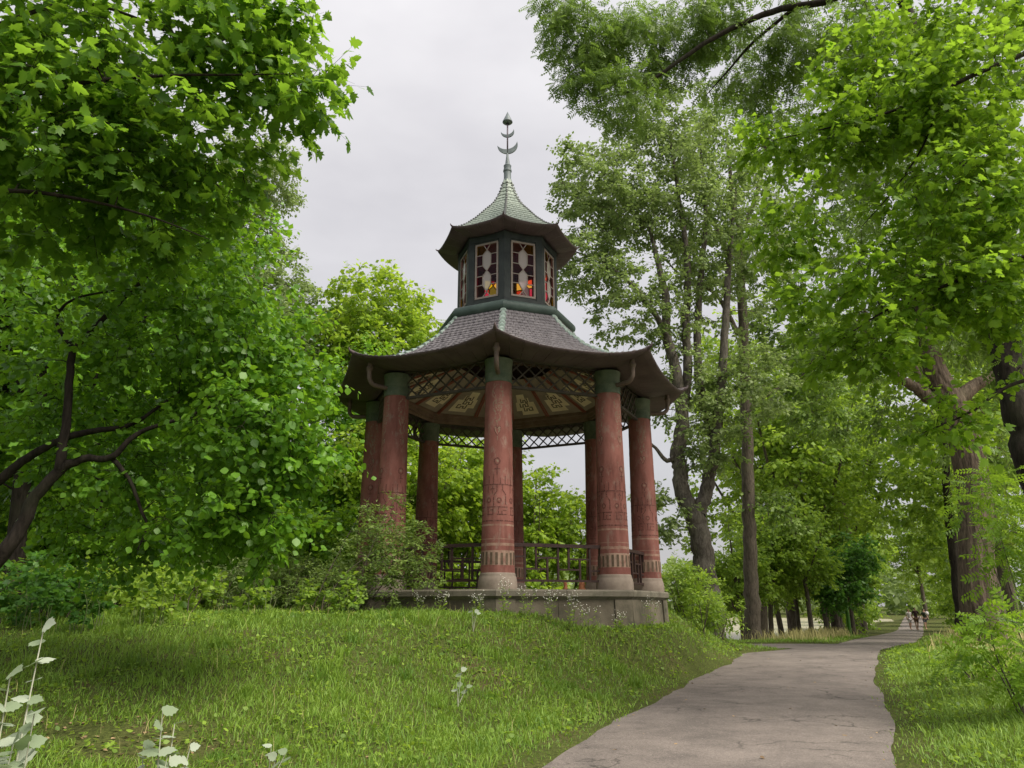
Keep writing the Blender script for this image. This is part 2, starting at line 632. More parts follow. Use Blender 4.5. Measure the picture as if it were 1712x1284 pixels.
# ------------------------------------------------------------------ pavilion materials
def column_mat():
    m, nt, b = new_mat('red_column_paint')
    tc = nt.nodes.new('ShaderNodeTexCoord')
    sep = nt.nodes.new('ShaderNodeSeparateXYZ')
    nt.links.new(tc.outputs['Object'], sep.inputs['Vector'])
    oi = nt.nodes.new('ShaderNodeObjectInfo')
    off = nt.nodes.new('ShaderNodeVectorMath')
    off.operation = 'SCALE'
    nt.links.new(oi.outputs['Location'], off.inputs[0])
    off.inputs['Scale'].default_value = 3.7
    shift = nt.nodes.new('ShaderNodeVectorMath')
    shift.operation = 'ADD'
    nt.links.new(tc.outputs['Object'], shift.inputs[0])
    nt.links.new(off.outputs['Vector'], shift.inputs[1])

    def noise(nt, scale, detail=4, rough=0.55, stretch=None):       # each column wears in its own way
        src = shift.outputs['Vector']
        if stretch:
            mp = nt.nodes.new('ShaderNodeMapping')
            mp.inputs['Scale'].default_value = stretch
            nt.links.new(src, mp.inputs['Vector'])
            src = mp.outputs['Vector']
        n = N(nt, 'ShaderNodeTexNoise', Scale=scale, Detail=detail, Roughness=rough)
        nt.links.new(src, n.inputs['Vector'])
        return n.outputs['Fac']
    base = ramp(nt, noise(nt, 2.2, 5, 0.6, stretch=(1, 1, 0.6)), [(0.3, (0.185, 0.066, 0.052)), (0.7, (0.285, 0.118, 0.095))])
    dv = nt.nodes.new('ShaderNodeMath')
    dv.operation = 'DIVIDE'
    dv.inputs[1].default_value = 4.0
    wz = nt.nodes.new('ShaderNodeMath')
    wz.operation = 'MULTIPLY_ADD'
    nt.links.new(noise(nt, 9, 4, 0.6), wz.inputs[0])
    wz.inputs[1].default_value = 0.012
    nt.links.new(sep.outputs['Z'], wz.inputs[2])
    nt.links.new(wz.outputs['Value'], dv.inputs[0])
    z = lambda v: (v + 0.006) / 4.0
    pale, grey, k, dk = (0.36, 0.25, 0.185), (0.27, 0.21, 0.165), (0, 0, 0), (0.10, 0.04, 0.032)
    bands = [(0.0, k), (z(0.385), (1, 1, 1)), (z(0.645), k), (z(0.72), (0.8, 0.8, 0.8)), (z(0.765), k), (z(0.83), (0.55, 0.55, 0.55)), (z(0.845), k),
             (z(1.06), (0.75, 0.75, 0.75)), (z(1.095), k)]
    fac = ramp(nt, dv.outputs['Value'], bands, True)
    wear = ramp(nt, noise(nt, 6, 5, 0.7), [(0.35, (0.25, 0.25, 0.25)), (0.55, (1, 1, 1))])
    fac = mixc(nt, 1.0, fac, wear, 'MULTIPLY')
    col = mixc(nt, fac, base, pale)
    # flaking and grime
    flake = ramp(nt, noise(nt, 7, 7, 0.72, stretch=(1, 1, 0.55)), [(0.53, (0, 0, 0)), (0.66, (0.8, 0.8, 0.8))])
    col = mixc(nt, flake, col, (0.255, 0.170, 0.135))
    grime = ramp(nt, noise(nt, 3.1, 5, 0.7, stretch=(1.6, 1.6, 0.35)), [(0.45, (1, 1, 1)), (0.75, (0.50, 0.46, 0.44))])
    col = mixc(nt, 1.0, col, grime, 'MULTIPLY')
    nt.links.new(col, b.inputs['Base Color'])
    b.inputs['Roughness'].default_value = 0.72
    b.inputs['Specular IOR Level'].default_value = 0.25
    bump(nt, b, noise(nt, 28, 5, 0.7), 0.3, 0.012)
    return m


M['column'] = column_mat()
M['capital'] = worn('green_capital_paint', (0.075, 0.105, 0.068), (0.140, 0.165, 0.110), 6, 0.7, (0.21, 0.205, 0.155), (0.6, 0.75))
M['plinth'] = worn('pink_sandstone', (0.215, 0.170, 0.135), (0.300, 0.245, 0.200), 5, 0.85, (0.22, 0.18, 0.14), (0.55, 0.8))
M['orn_dark'] = worn('dark_ornament_paint', (0.060, 0.022, 0.018), (0.125, 0.048, 0.038), 14, 0.8, (0.23, 0.10, 0.08), (0.52, 0.62))
M['orn_pale'] = worn('faded_ornament_paint', (0.185, 0.130, 0.092), (0.260, 0.200, 0.145), 9, 0.8, (0.24, 0.085, 0.068), (0.44, 0.56))
M['stave'] = worn('painted_stave', (0.075, 0.052, 0.034), (0.150, 0.105, 0.070), 10, 0.8)
M['stone'] = worn('base_stone', (0.092, 0.078, 0.056), (0.185, 0.160, 0.118), 1.6, 0.9, (0.055, 0.056, 0.036), (0.50, 0.72), 0.5, None, 0.2, 30, 1.9)
M['coping'] = worn('coping_stone', (0.120, 0.106, 0.080), (0.205, 0.182, 0.140), 2.5, 0.9, (0.075, 0.076, 0.048), (0.5, 0.75), 0.5)
M['rail'] = worn('rail_paint', (0.026, 0.013, 0.012), (0.050, 0.026, 0.022), 8, 0.55)
M['lattice'] = worn('lattice_wood', (0.040, 0.032, 0.026), (0.090, 0.076, 0.060), 8, 0.7)
M['soffit'] = worn('soffit_boards', (0.070, 0.048, 0.050), (0.115, 0.084, 0.084), 2.0, 0.6, (0.15, 0.115, 0.105), (0.6, 0.85), 0.3, (1, 1, 3))
M['beam'] = worn('brown_beam', (0.145, 0.095, 0.065), (0.215, 0.150, 0.105), 4, 0.7)
M['ceiling'] = worn('ceiling_panel_paint', (0.250, 0.200, 0.150), (0.340, 0.280, 0.215), 3, 0.8)
M['cream'] = worn('cream_panel_paint', (0.68, 0.56, 0.36), (0.80, 0.69, 0.48), 4, 0.8)
M['redline'] = worn('red_rib_paint', (0.24, 0.065, 0.045), (0.33, 0.12, 0.08), 6, 0.7)
M['tile'] = worn('slate_tile', (0.120, 0.108, 0.116), (0.215, 0.198, 0.205), 5, 0.5, (0.09, 0.082, 0.086), (0.55, 0.7), 0.4)
M['ridge'] = worn('verdigris_cap', (0.205, 0.275, 0.235), (0.34, 0.41, 0.365), 7, 0.6, (0.09, 0.12, 0.10), (0.58, 0.75))
M['tile_green'] = worn('pale_green_tile', (0.225, 0.270, 0.225), (0.315, 0.365, 0.305), 5, 0.55, (0.15, 0.19, 0.155), (0.55, 0.75))
M['bead'] = worn('grey_bead_ridge', (0.130, 0.130, 0.135), (0.215, 0.225, 0.220), 9, 0.6)
M['drum'] = worn('dark_green_paint', (0.019, 0.024, 0.024), (0.038, 0.046, 0.043), 4, 0.6, (0.06, 0.072, 0.064), (0.62, 0.85))
M['ring'] = worn('green_moulding_paint', (0.036, 0.058, 0.050), (0.070, 0.102, 0.086), 3, 0.55, (0.045, 0.06, 0.052), (0.55, 0.8))
M['frame'] = worn('taupe_frame_paint', (0.235, 0.190, 0.165), (0.31, 0.26, 0.225), 5, 0.65)
M['pipe'] = worn('drain_pipe_paint', (0.115, 0.082, 0.068), (0.175, 0.130, 0.108), 7, 0.6)
M['metal'] = worn('grey_green_copper', (0.095, 0.118, 0.125), (0.165, 0.195, 0.200), 6, 0.5)
M['rod'] = worn('dark_purple_metal', (0.085, 0.065, 0.085), (0.135, 0.110, 0.130), 6, 0.55)
M['dirtfloor'] = worn('stone_floor', (0.36, 0.33, 0.285), (0.46, 0.42, 0.365), 2, 0.9)


def glass_mat(name, tint, fac=0.75, diff=None):
    m, nt, b = new_mat(name)
    out = nt.nodes['Material Output']
    tr = nt.nodes.new('ShaderNodeBsdfTransparent')
    tr.inputs['Color'].default_value = (*tint, 1)
    b.inputs['Base Color'].default_value = (*(diff or tuple(c * 0.25 for c in tint)), 1)
    b.inputs['Roughness'].default_value = 0.08
    b.inputs['Specular IOR Level'].default_value = 0.5
    mx = nt.nodes.new('ShaderNodeMixShader')
    mx.inputs['Fac'].default_value = fac
    nt.links.new(b.outputs['BSDF'], mx.inputs[1])
    nt.links.new(tr.outputs['BSDF'], mx.inputs[2])
    nt.links.new(mx.outputs['Shader'], out.inputs['Surface'])
    return m


M['g_wine'] = glass_mat('wine_glass', (0.80, 0.07, 0.14), 0.80, (0.05, 0.02, 0.03))
M['g_pink'] = glass_mat('pink_glass', (1.0, 0.12, 0.26), 0.92, (0.16, 0.03, 0.04))
M['g_yellow'] = glass_mat('yellow_glass', (1.0, 0.74, 0.10), 0.94, (0.2, 0.09, 0.02))
M['g_rose'] = glass_mat('rose_glass', (1.0, 0.66, 0.62), 0.93, (0.18, 0.09, 0.08))
M['g_frost'] = glass_mat('frosted_glass', (0.8, 0.76, 0.74), 0.22, (0.42, 0.37, 0.345))

# ------------------------------------------------------------------ pavilion
pav = empty('pavilion', (PAV[0], PAV[1], PAV_Z), -0.046,
            'octagonal red columned pavilion with swept tiled roof and stained glass lantern', 'pavilion')
pav.scale = (PAV_S,) * 3
C8 = math.cos(PI / 8)


def V(i, r, z):
    a = i * PI / 4
    return np.array((r * math.sin(a), -r * math.cos(a), z))


def face_dir(k):
    a = (k + 0.5) * PI / 4
    return np.array((math.sin(a), -math.cos(a), 0)), np.array((math.cos(a), math.sin(a), 0))


def oct_ring(mb, prof):
    """Octagonal lathe with corners on the vertices."""
    return mb.lathe(prof, 8)


# stone base: floor slab, coping stones and die blocks
fl = MB()
oct_ring(fl, [(3.20, -1.45), (3.20, -0.02), (0.01, -0.02)])
fl.build('floor', M['dirtfloor'], pav)
prng = random.Random(3)
for k in range(8):
    out, tan = face_dir(k)
    L = 3.36 * math.sin(PI / 8)
    # die blocks of one side
    edges = [-L, -L + 0.34, -0.08 + prng.uniform(-.12, .12), L - 0.34, L]
    for j in range(4):
        corner = j in (0, 3)
        ap = 3.36 * C8 + (0.03 if corner else 0.0)
        a, bb = edges[j] + (0.004 if j else 0), edges[j + 1] - (0.004 if j < 3 else 0)
        inn = 0.4
        lo_l = a if j else -ap * math.tan(PI / 8)
        hi_l = bb if j < 3 else ap * math.tan(PI / 8)
        z0, z1 = -1.5, -0.17
        q = []
        for z in (z0, z1):
            fl_ = 1.0 + (0.02 if z == z0 else 0)
            for (s, r_) in ((lo_l, ap * fl_), (hi_l, ap * fl_), (hi_l * (1 if j < 3 else (ap - inn) / ap), ap - inn), (lo_l * (1 if j else (ap - inn) / ap), ap - inn)):
                q.append(out * r_ + tan * s + np.array((0, 0, z)))
        mbk = MB().add(q, [(3, 2, 1, 0), (4, 5, 6, 7), (0, 1, 5, 4), (1, 2, 6, 5), (2, 3, 7, 6), (3, 0, 4, 7)])
        mbk.build('stone_block', M['stone'], pav)
    # coping: two stones per side with a moulded edge
    for sgn in (-1, 1):
        prof = [(3.05, -0.168), (3.11, -0.168), (3.155, -0.12), (3.17, -0.115), (3.17, -0.03), (3.15, 0.0), (2.6, 0.0)]
        q, f = [], []
        for e in (0, 1):
            for ap, z in prof:
                apm = ap * 3.41 / 3.41
                s = 0.004 if e == 0 else apm * math.tan(PI / 8) - 0.002
                q.append(out * apm + tan * s * sgn + np.array((0, 0, z)))
        n_ = len(prof)
        for i in range(n_ - 1):
            f.append((i, i + 1, n_ + i + 1, n_ + i) if sgn < 0 else (i, n_ + i, n_ + i + 1, i + 1))
        f.append(tuple(range(n_)))
        f.append(tuple(range(2 * n_ - 1, n_ - 1, -1)))
        MB().add(q, f).build('coping_stone', M['coping'], pav)


# columns
def col_r(z):
    return float(np.interp(z, [0.26, 0.4, 1.0, 2.0, 3.0, 3.75], [0.305, 0.300, 0.288, 0.272, 0.257, 0.248]))


shaft_me = MB().lathe([(col_r(z), z) for z in np.linspace(0.24, 3.76, 30)], 40).mesh('column', M['column'], auto=40)
plinth_me = MB().lathe([(0.345, 0.0), (0.347, 0.03), (0.343, 0.13), (0.330, 0.20), (0.316, 0.235), (0.318, 0.25), (0.306, 0.275), (0.29, 0.28)], 40).mesh('plinth', M['plinth'], auto=40)
cap = MB().lathe([(0.2, 3.74), (0.262, 3.74), (0.264, 3.765), (0.254, 3.78), (0.254, 3.93), (0.259, 3.935), (0.259, 3.96), (0.254, 3.965),
                  (0.256, 4.08), (0.268, 4.15), (0.272, 4.165), (0.272, 4.2), (0.1, 4.21)], 40)
for i in range(14):                                                   # hanging tongues on the capital
    a = 2 * PI * i / 14
    for (z0, z1, w) in ((3.79, 3.92, 0.030),):
        q = []
        for (s, z) in ((-w, z1), (w, z1), (w * 0.9, z0 + 0.03), (0, z0), (-w * 0.9, z0 + 0.03)):
            an = a + s / 0.25
            q.append((0.258 * math.sin(an), -0.258 * math.cos(an), z))
        cap.add(q, [(4, 3, 2, 1, 0)])
capital_me = cap.mesh('capital', M['capital'], auto=40)
stv = MB()
for i in range(20):
    a0 = 2 * PI * i / 20
    h = 0.5 * 2 * PI / 20 * 0.46
    q = []
    for z in (0.41, 0.615 + 0.012 * math.sin(i * 5.3)):
        for s in (-h, 0, h):
            r_ = col_r(z) + 0.005
            q.append((r_ * math.sin(a0 + s), -r_ * math.cos(a0 + s), z))
    stv.add(q, [(0, 1, 4, 3), (1, 2, 5, 4)])
stave_me = stv.mesh('painted_stave', M['stave'])


def on_col(s, z, a0, off=0.004):
    r_ = col_r(z)
    a = a0 + s / r_
    return ((r_ + off) * math.sin(a), -(r_ + off) * math.cos(a), z)


def stroke(mb, pts, w, a0, off=0.004):
    for (s0, z0), (s1, z1) in zip(pts[:-1], pts[1:]):
        L = math.hypot(s1 - s0, z1 - z0)
        if L < 1e-6:
            continue
        n = max(1, int(abs(s1 - s0) / 0.03))
        tx, tz = (s1 - s0) / L, (z1 - z0) / L
        s0_, z0_, s1_, z1_ = s0 - tx * w / 2, z0 - tz * w / 2, s1 + tx * w / 2, z1 + tz * w / 2
        q, f = [], []
        for i in range(n + 1):
            t = i / n
            s, z = s0_ + (s1_ - s0_) * t, z0_ + (z1_ - z0_) * t
            q.append(on_col(s - tz * w / 2, z + tx * w / 2, a0, off))
            q.append(on_col(s + tz * w / 2, z - tx * w / 2, a0, off))
        for i in range(n):
            f.append((2 * i, 2 * i + 1, 2 * i + 3, 2 * i + 2))
        mb.add(q, f)


def blob2d(mb, pts, a0, off):
    q = [on_col(s, z, a0, off) for s, z in pts]
    mb.add(q, [tuple(range(len(q)))])


od, op = MB(), MB()
for k in range(4):
    a0 = k * PI / 2
    circ = lambda r_, zc, sc=0.0, n=14: [(sc + r_ * math.cos(2 * PI * i / n), zc + r_ * 1.15 * math.sin(2 * PI * i / n)) for i in range(n + 1)]
    # pendant scroll, heart, rings
    lr = random.Random(11 + k)
    for side in (-1, 1):
        scr = [(side * 0.02, 3.66), (side * 0.085, 3.58), (side * 0.10, 3.46), (side * 0.05, 3.40), (side * 0.085, 3.30), (side * 0.06, 3.18), (side * 0.03, 3.10), (side * 0.05, 3.02), (0.0, 2.93)]
        stroke(op, scr, 0.028, a0, 0.003 + 0.0004 * side)
    blob2d(op, [(-0.07, 3.70), (0.07, 3.70), (0.09, 3.56), (0.05, 3.42), (0.06, 3.30), (0.02, 3.16), (-0.02, 3.16), (-0.055, 3.28), (-0.045, 3.44), (-0.085, 3.55)], a0, 0.0022)
    stroke(op, [(0, 3.0), (0, 2.86)], 0.012, a0, 0.0045)
    heart = [(0, 2.835), (0.022, 2.865), (0.05, 2.86), (0.062, 2.83), (0.045, 2.77), (0, 2.69), (-0.045, 2.77), (-0.062, 2.83), (-0.05, 2.86), (-0.022, 2.865)]
    blob2d(op, heart, a0, 0.0025)
    stroke(od, heart + heart[:1], 0.008, a0, 0.004)
    stroke(op, [(0, 2.68), (0, 2.6)], 0.010, a0, 0.003)
    stroke(od, circ(0.052, 2.22), 0.014, a0, 0.0035)
    blob2d(op, circ(0.026, 2.22)[:-1], a0, 0.003)
    stroke(od, [(0, 2.15), (0, 1.98)], 0.014, a0, 0.0035)
    stroke(od, [(-0.045, 2.08), (0.045, 2.08)], 0.012, a0, 0.0042)
    # carved key pattern
    w = 0.013
    for pl in ([(-0.21, 1.80), (0.21, 1.80)], [(-0.15, 1.95), (-0.15, 1.80)], [(-0.06, 1.98), (-0.06, 1.80)], [(0.06, 1.92), (0.06, 1.80)], [(0.15, 1.95), (0.15, 1.80)],
               [(-0.17, 1.80), (-0.17, 1.66)], [(-0.08, 1.76), (-0.08, 1.64)], [(-0.11, 1.72), (-0.05, 1.72)], [(0.0, 1.80), (0.0, 1.68), (-0.06, 1.60), (-0.06, 1.42)],
               [(0.10, 1.80), (0.10, 1.70), (0.16, 1.62), (0.16, 1.45)], [(-0.18, 1.40), (-0.03, 1.40)], [(0.0, 1.40), (0.19, 1.40)], [(-0.16, 1.40), (-0.16, 1.27)],
               [(-0.18, 1.27), (-0.07, 1.27), (-0.07, 1.35), (-0.11, 1.35)], [(0.03, 1.40), (0.03, 1.27)], [(0.01, 1.27), (0.17, 1.27)], [(0.17, 1.34), (0.09, 1.34), (0.09, 1.27)]):
        stroke(od, pl, w, a0, 0.0036)
    for sc in (-0.15, 0.04):
        stroke(od, circ(0.036, 1.52, sc), 0.011, a0, 0.0048)
        blob2d(op, circ(0.017, 1.52, sc)[:-1], a0, 0.003)
    s = -0.22
    while s < 0.2:
        L = lr.uniform(0.02, 0.06)
        stroke(od, [(s, 1.16), (min(s + L, 0.2), 1.16)], 0.018, a0, 0.0036)
        s += L + lr.uniform(0.02, 0.035)
orn_dark_me = od.mesh('dark_ornament', M['orn_dark'])
orn_pale_me = op.mesh('pale_ornament', M['orn_pale'])
for i in range(8):
    c = link('column', shaft_me, pav, V(i, 3.0, 0), i * PI / 4)
    link('plinth', plinth_me, c)
    link('capital', capital_me, c)
    link('painted_stave', stave_me, c, kind='stuff')
    link('dark_ornament', orn_dark_me, c, kind='stuff')
    link('pale_ornament', orn_pale_me, c, kind='stuff')

# lattice frieze between the columns: frame and single slats
ap_l = 3.0 * C8
hw = 3.0 * math.sin(PI / 8) - 0.225
Z0, Z1 = 3.73, 4.24
for k in range(8):
    out, tan = face_dir(k)
    g = MB()
    pt_ = lambda s, z, o=0.0: out * (ap_l + o) + tan * s + np.array((0, 0, z))
    for z, hh in ((Z0 - 0.02, 0.05), (Z1 + 0.02, 0.05)):
        g.bar(pt_(-hw - 0.02, z), pt_(hw + 0.02, z), 0.075, hh)
    for s in (-hw, hw):
        g.bar(pt_(s, Z0 + 0.006), pt_(s, Z1 - 0.006), 0.07, 0.04, up=tan)
    fr = g.build('lattice_panel', M['lattice'], pav)
    H = Z1 - Z0
    pitch_ = 2 * hw / 7
    for sg in (1, -1):
        for n in range(-3, 9):
            # slat line: s = -hw + n*pitch + sg*(z-Z0)*pitch/(H/2) ; clip to the panel
            sa = -hw + (n if sg > 0 else n + 1) * pitch_
            sb = sa + sg * 2 * pitch_
            za, zb = Z0, Z1
            if sg < 0:
                pass
            for lim, lo in ((-hw, True), (hw, False)):
                for end in (0, 1):
                    s_e = sa if end == 0 else sb
                    if (lo and s_e < lim) or ((not lo) and s_e > lim):
                        t = (lim - sa) / (sb - sa)
                        if t <= 0 or t >= 1:
                            sa = sb = None
                            break
                        if end == 0:
                            za, sa = za + (zb - za) * t, lim
                        else:
                            zb, sb = za + (zb - za) * t, lim
                if sa is None:
                    break
            if sa is None or abs(sb - sa) < 0.03:
                continue
            MB().bar(pt_(sa, za, 0.010 * sg), pt_(sb, zb, 0.010 * sg), 0.02, 0.030, up=np.cross(out, pt_(sb, zb) - pt_(sa, za))).build('slat', M['lattice'], fr)

# railings in seven bays
RZ0, RZ1 = 0.155, 0.775
for k in range(8):
    if k == 3:
        continue
    out, tan = face_dir(k)
    hw_r = 3.0 * math.sin(PI / 8) - 0.275
    X = lambda u: -hw_r + (u - 163.0) / (865.0 - 163.0) * 2 * hw_r
    Zr = lambda v: RZ1 - (v - 225.0) / (530.0 - 225.0) * (RZ1 - RZ0)
    q_ = lambda u, v, o=0.0: out * (3.0 * C8 + o) + tan * X(u) + np.array((0, 0, Zr(v)))
    r = MB().bar(out * 3 * C8 + tan * (-hw_r - 0.06) + np.array((0, 0, RZ1)), out * 3 * C8 + tan * (hw_r + 0.06) + np.array((0, 0, RZ1)), 0.075, 0.06).build('railing', M['rail'], pav)
    MB().bar(q_(163, 530), q_(865, 530), 0.042, 0.040).build('bottom_rail', M['rail'], r)
    for u in (163, 865):
        MB().bar(out * 3 * C8 + tan * X(u) + np.array((0, 0, -0.005)), out * 3 * C8 + tan * X(u) + np.array((0, 0, RZ1 - 0.028)), 0.05, 0.05, up=tan).build('post', M['rail'], r)
    T_, B_ = 238, 524
    for (u, v0, v1) in ((258, T_, B_), (345, T_, 430), (433, 333, B_), (518, T_, B_), (603, T_, 433), (692, 340, B_), (773, T_, B_)):
        MB().bar(q_(u, v0), q_(u, v1), 0.036, 0.036, up=tan).build('baluster', M['rail'], r)
    for (u0, u1, v) in ((163, 258, 325), (258, 433, 430), (345, 518, 333), (518, 692, 433), (603, 773, 340), (773, 865, 440)):
        MB().bar(q_(u0, v), q_(u1, v), 0.030, 0.030).build('crossbar', M['rail'], r)

# roof surfaces
HIP = np.array([(4.06, 4.47), (3.85, 4.425), (3.5, 4.45), (3.15, 4.57), (2.8, 4.745), (2.5, 4.92), (2.2, 5.17), (2.0, 5.35), (1.8, 5.57), (1.6, 5.81), (1.46, 6.0)])
UP = np.array([(1.71, 8.10), (1.55, 8.13), (1.3, 8.30), (1.0, 8.58), (0.70, 8.92), (0.46, 9.18), (0.295, 9.45), (0.178, 9.72), (0.105, 10.02)])


def resample(pr, n):
    d = np.concatenate([[0], np.cumsum(np.hypot(*np.diff(pr, axis=0).T))])
    s = np.linspace(0, d[-1], n)
    return np.stack([np.interp(s, d, pr[:, 0]), np.interp(s, d, pr[:, 1])], -1), d[-1]


def roof_pt(pr, sag, sag_r, k, t, r, z, lift=0.0):
    a, b_ = V(k, r, z), V(k + 1, r, z)
    p = a + (b_ - a) * t
    top = pr[0, 0]
    q = np.clip((r - sag_r) / (top - sag_r), 0, 1) ** 1.6
    u = abs(2 * t - 1)
    p[2] -= sag * q * (1 - u ** 2.6)
    p[2] += lift
    return p


def build_roof(pr, sag, sag_r, rows, tw, tmat, deck_mat, deck_name, tiles_name, thick):
    prs, _ = resample(pr, rows + 1)
    deck = MB()
    for k in range(8):
        nt_ = 16
        q = [roof_pt(pr, sag, sag_r, k, i / nt_, r, z, -0.012) for r, z in prs for i in range(nt_ + 1)]
        f = [(j * (nt_ + 1) + i, j * (nt_ + 1) + i + 1, (j + 1) * (nt_ + 1) + i + 1, (j + 1) * (nt_ + 1) + i) for j in range(rows) for i in range(nt_)]
        deck.add(q, f)
    deck.build(deck_name, deck_mat, pav, smooth=True)
    tl = MB()
    tr_ = random.Random(5)
    for k in range(8):
        for j in range(rows):
            (r0, z0), (r1, z1) = prs[j], prs[min(j + 1, rows)]
            over = 0.35
            wd = 2 * r0 * math.sin(PI / 8)
            n = max(1, int(round(wd / tw)))
            sh = 0.5 * (j % 2) / n
            for i in range(-1 if j % 2 else 0, n):
                a = max(0.0, i / n + sh + 0.04 / n)
                b_ = min(1.0, (i + 1) / n + sh - 0.04 / n)
                if b_ - a < 0.25 / n:
                    continue
                l0 = thick * (1.0 + tr_.uniform(-0.25, 0.25))
                lb = [roof_pt(pr, sag, sag_r, k, t, r0 * 1.0 + 0.02 * (j > 0), z0 - 0.008 * (j > 0), l) for t, l in ((a, l0 * 0.55), ((a + b_) / 2, l0 * 1.15), (b_, l0 * 0.55))]
                lo = [q - np.array((0, 0, l0 * 0.75)) for q in lb]
                hb = [roof_pt(pr, sag, sag_r, k, t, r1, z1, 0.002) for t in (a, (a + b_) / 2, b_)]
                tl.add(lb + hb + lo, [(0, 1, 4, 3), (1, 2, 5, 4), (6, 7, 1, 0), (7, 8, 2, 1), (6, 0, 3), (8, 5, 2)])
    tl.build(tiles_name, tmat, pav, kind='stuff')


build_roof(HIP, 0.24, 2.7, 24, 0.125, M['tile'], M['soffit'], 'roof_deck', 'roof_tiles', 0.026)
build_roof(UP, 0.09, 0.9, 18, 0.10, M['tile_green'], M['tile_green'], 'lantern_roof_deck', 'lantern_roof_tiles', 0.014)


# boarded soffits, one plank after another
def soffit(pr, sag, sag_r, inner_ap, z_corner, z_mid, planks, name, close_up):
    zm = lambda t: z_mid + (z_corner - z_mid) * abs(2 * t - 1) ** 2.6
    for k in range(8):
        for p in range(planks):
            q = []
            ta, tb = p / planks + 0.0012, (p + 1) / planks - 0.0012
            nu = 7
            for tt in (ta, (ta + tb) / 2, tb):
                e = roof_pt(pr, sag, sag_r, k, tt, pr[0, 0], pr[0, 1], -0.012)
                e2 = e * np.array((1.004, 1.004, 1)) + np.array((0, 0, 0.02))
                i_ = V(k, inner_ap / C8, 0) * (1 - tt) + V(k + 1, inner_ap / C8, 0) * tt
                i_[2] = zm(tt)
                q.append(e2)
                for u in range(nu):
                    w_ = 1 - u / (nu - 1)
                    pt3 = i_ + (e - i_) * w_
                    pt3[2] = i_[2] + (e[2] - 0.03 - i_[2]) * w_ ** 1.7
                    q.append(pt3)
                i2 = i_.copy()
                i2[2] += close_up
                q.append(i2)
            n = nu + 2
            f = []
            for c in range(2):
                for u in range(n - 1):
                    f.append((c * n + u, c * n + u + 1, (c + 1) * n + u + 1, (c + 1) * n + u))
            MB().add(q, f).build(name, M['soffit'], pav, smooth=True)


soffit(HIP, 0.24, 2.7, 2.88, 4.27, 4.20, 11, 'soffit_plank', 0.16)
soffit(UP, 0.09, 0.9, 1.13, 7.97, 7.93, 4, 'lantern_soffit_plank', 0.1)

# hip ridges, eave horns, drain pipes
hp, Ltot = resample(HIP, 60)
up_, _ = resample(UP, 60)
for i in range(8):
    ncap = 15
    for j in range(ncap):
        f0, f1 = 6 + j * 52 / ncap, 6 + (j + 0.90) * 52 / ncap
        idx = np.array([f0, f0 + (f1 - f0) * 0.3, f1])
        rr = np.interp(idx, range(60), hp[:, 0])
        zz = np.interp(idx, range(60), hp[:, 1])
        mb = MB()
        q, f = [], []
        nn = 7
        for e, (r_, z_, w_) in enumerate(zip(rr, zz, (0.078, 0.070, 0.040))):
            c = V(i, r_, z_ + 0.012)
            a = i * PI / 4
            side = np.array((math.cos(a), math.sin(a), 0))
            for n in range(nn):
                th = PI * n / (nn - 1)
                q.append(c + side * w_ * math.cos(th) * 1.05 + np.array((0, 0, w_ * math.sin(th) * 0.95 - 0.02)))
        for e in range(2):
            for n in range(nn - 1):
                f.append((e * nn + n, e * nn + n + 1, (e + 1) * nn + n + 1, (e + 1) * nn + n))
        f.append(tuple(range(nn)))
        mb.add(q, f).build('ridge_cap', M['ridge'] if j > 2 else M['tile'], pav, smooth=False)
    # beaded ridge of the lantern roof
    g = MB()
    for j in range(26):
        t = 3 + j * 55 / 26
        r_, z_ = np.interp(t, range(60), up_[:, 0]), np.interp(t, range(60), up_[:, 1])
        c = V(i, r_ + 0.006, z_ + 0.006)
        s_ = 0.036 if j < 20 else 0.030
        g.lathe([(0.001, -s_), (s_ * 0.8, -s_ * 0.5), (s_, 0.0), (s_ * 0.7, s_ * 0.6), (0.001, s_ * 0.85)], 6, c)
    g.build('lantern_ridge', M['bead'], pav, smooth=True, kind='stuff')
    # upturned horns at the corners
    for pr, ln, th, nm in ((HIP, 0.15, 0.046, 'eave_horn'), (UP, 0.09, 0.026, 'lantern_eave_horn')):
        r_, z_ = pr[0]
        pts = [V(i, r_ - ln * 0.9, z_ - 0.03 * ln / 0.2), V(i, r_ - 0.02, z_ - 0.006), V(i, r_ + ln * 0.45, z_ + ln * 0.22), V(i, r_ + ln * 0.62, z_ + ln * 0.62)]
        a, b_ = smooth_line(pts, [th * 0.9, th, th * 0.55, th * 0.1], 4)
        MB().tube(a, b_, 8).build(nm, M['soffit'], pav, smooth=True)
    # drain pipe from the eave corner to the capital
    a, b_ = smooth_line([V(i, 3.66, 4.36), V(i, 3.66, 4.14), V(i, 3.645, 4.00), V(i, 3.57, 3.915), V(i, 3.45, 3.90), V(i, 3.20, 3.90)], [0.046] * 6, 4)
    dp = MB().tube(a, b_, 10).build('drain_pipe', M['pipe'], pav, smooth=True)
    MB().lathe([(0.044, 0.0), (0.066, 0.04), (0.070, 0.085), (0.06, 0.10)], 12, V(i, 3.66, 4.16)).build('funnel', M['pipe'], dp, auto=40)

# ceiling: cornice, sloping fields with cream panels, meanders and ribs
co = MB()
oct_ring(co, [(2.82, 4.22), (2.80, 4.24), (2.80, 4.30), (2.76, 4.31), (2.76, 4.38), (2.72, 4.40), (2.72, 4.47), (2.68, 4.48)])
co.f = [f for f in co.f if len(f) < 8]
co.build('ceiling_cornice', M['beam'], pav)
CA, CB, CZA, CZB = 2.66, 1.15, 4.46, 5.08
ce = MB()
oct_ring(ce, [(CA / 1.0, CZA), (CB, CZB)])
ce.f = [f for f in ce.f if len(f) < 8]
ce.build('ceiling_field', M['ceiling'], pav)


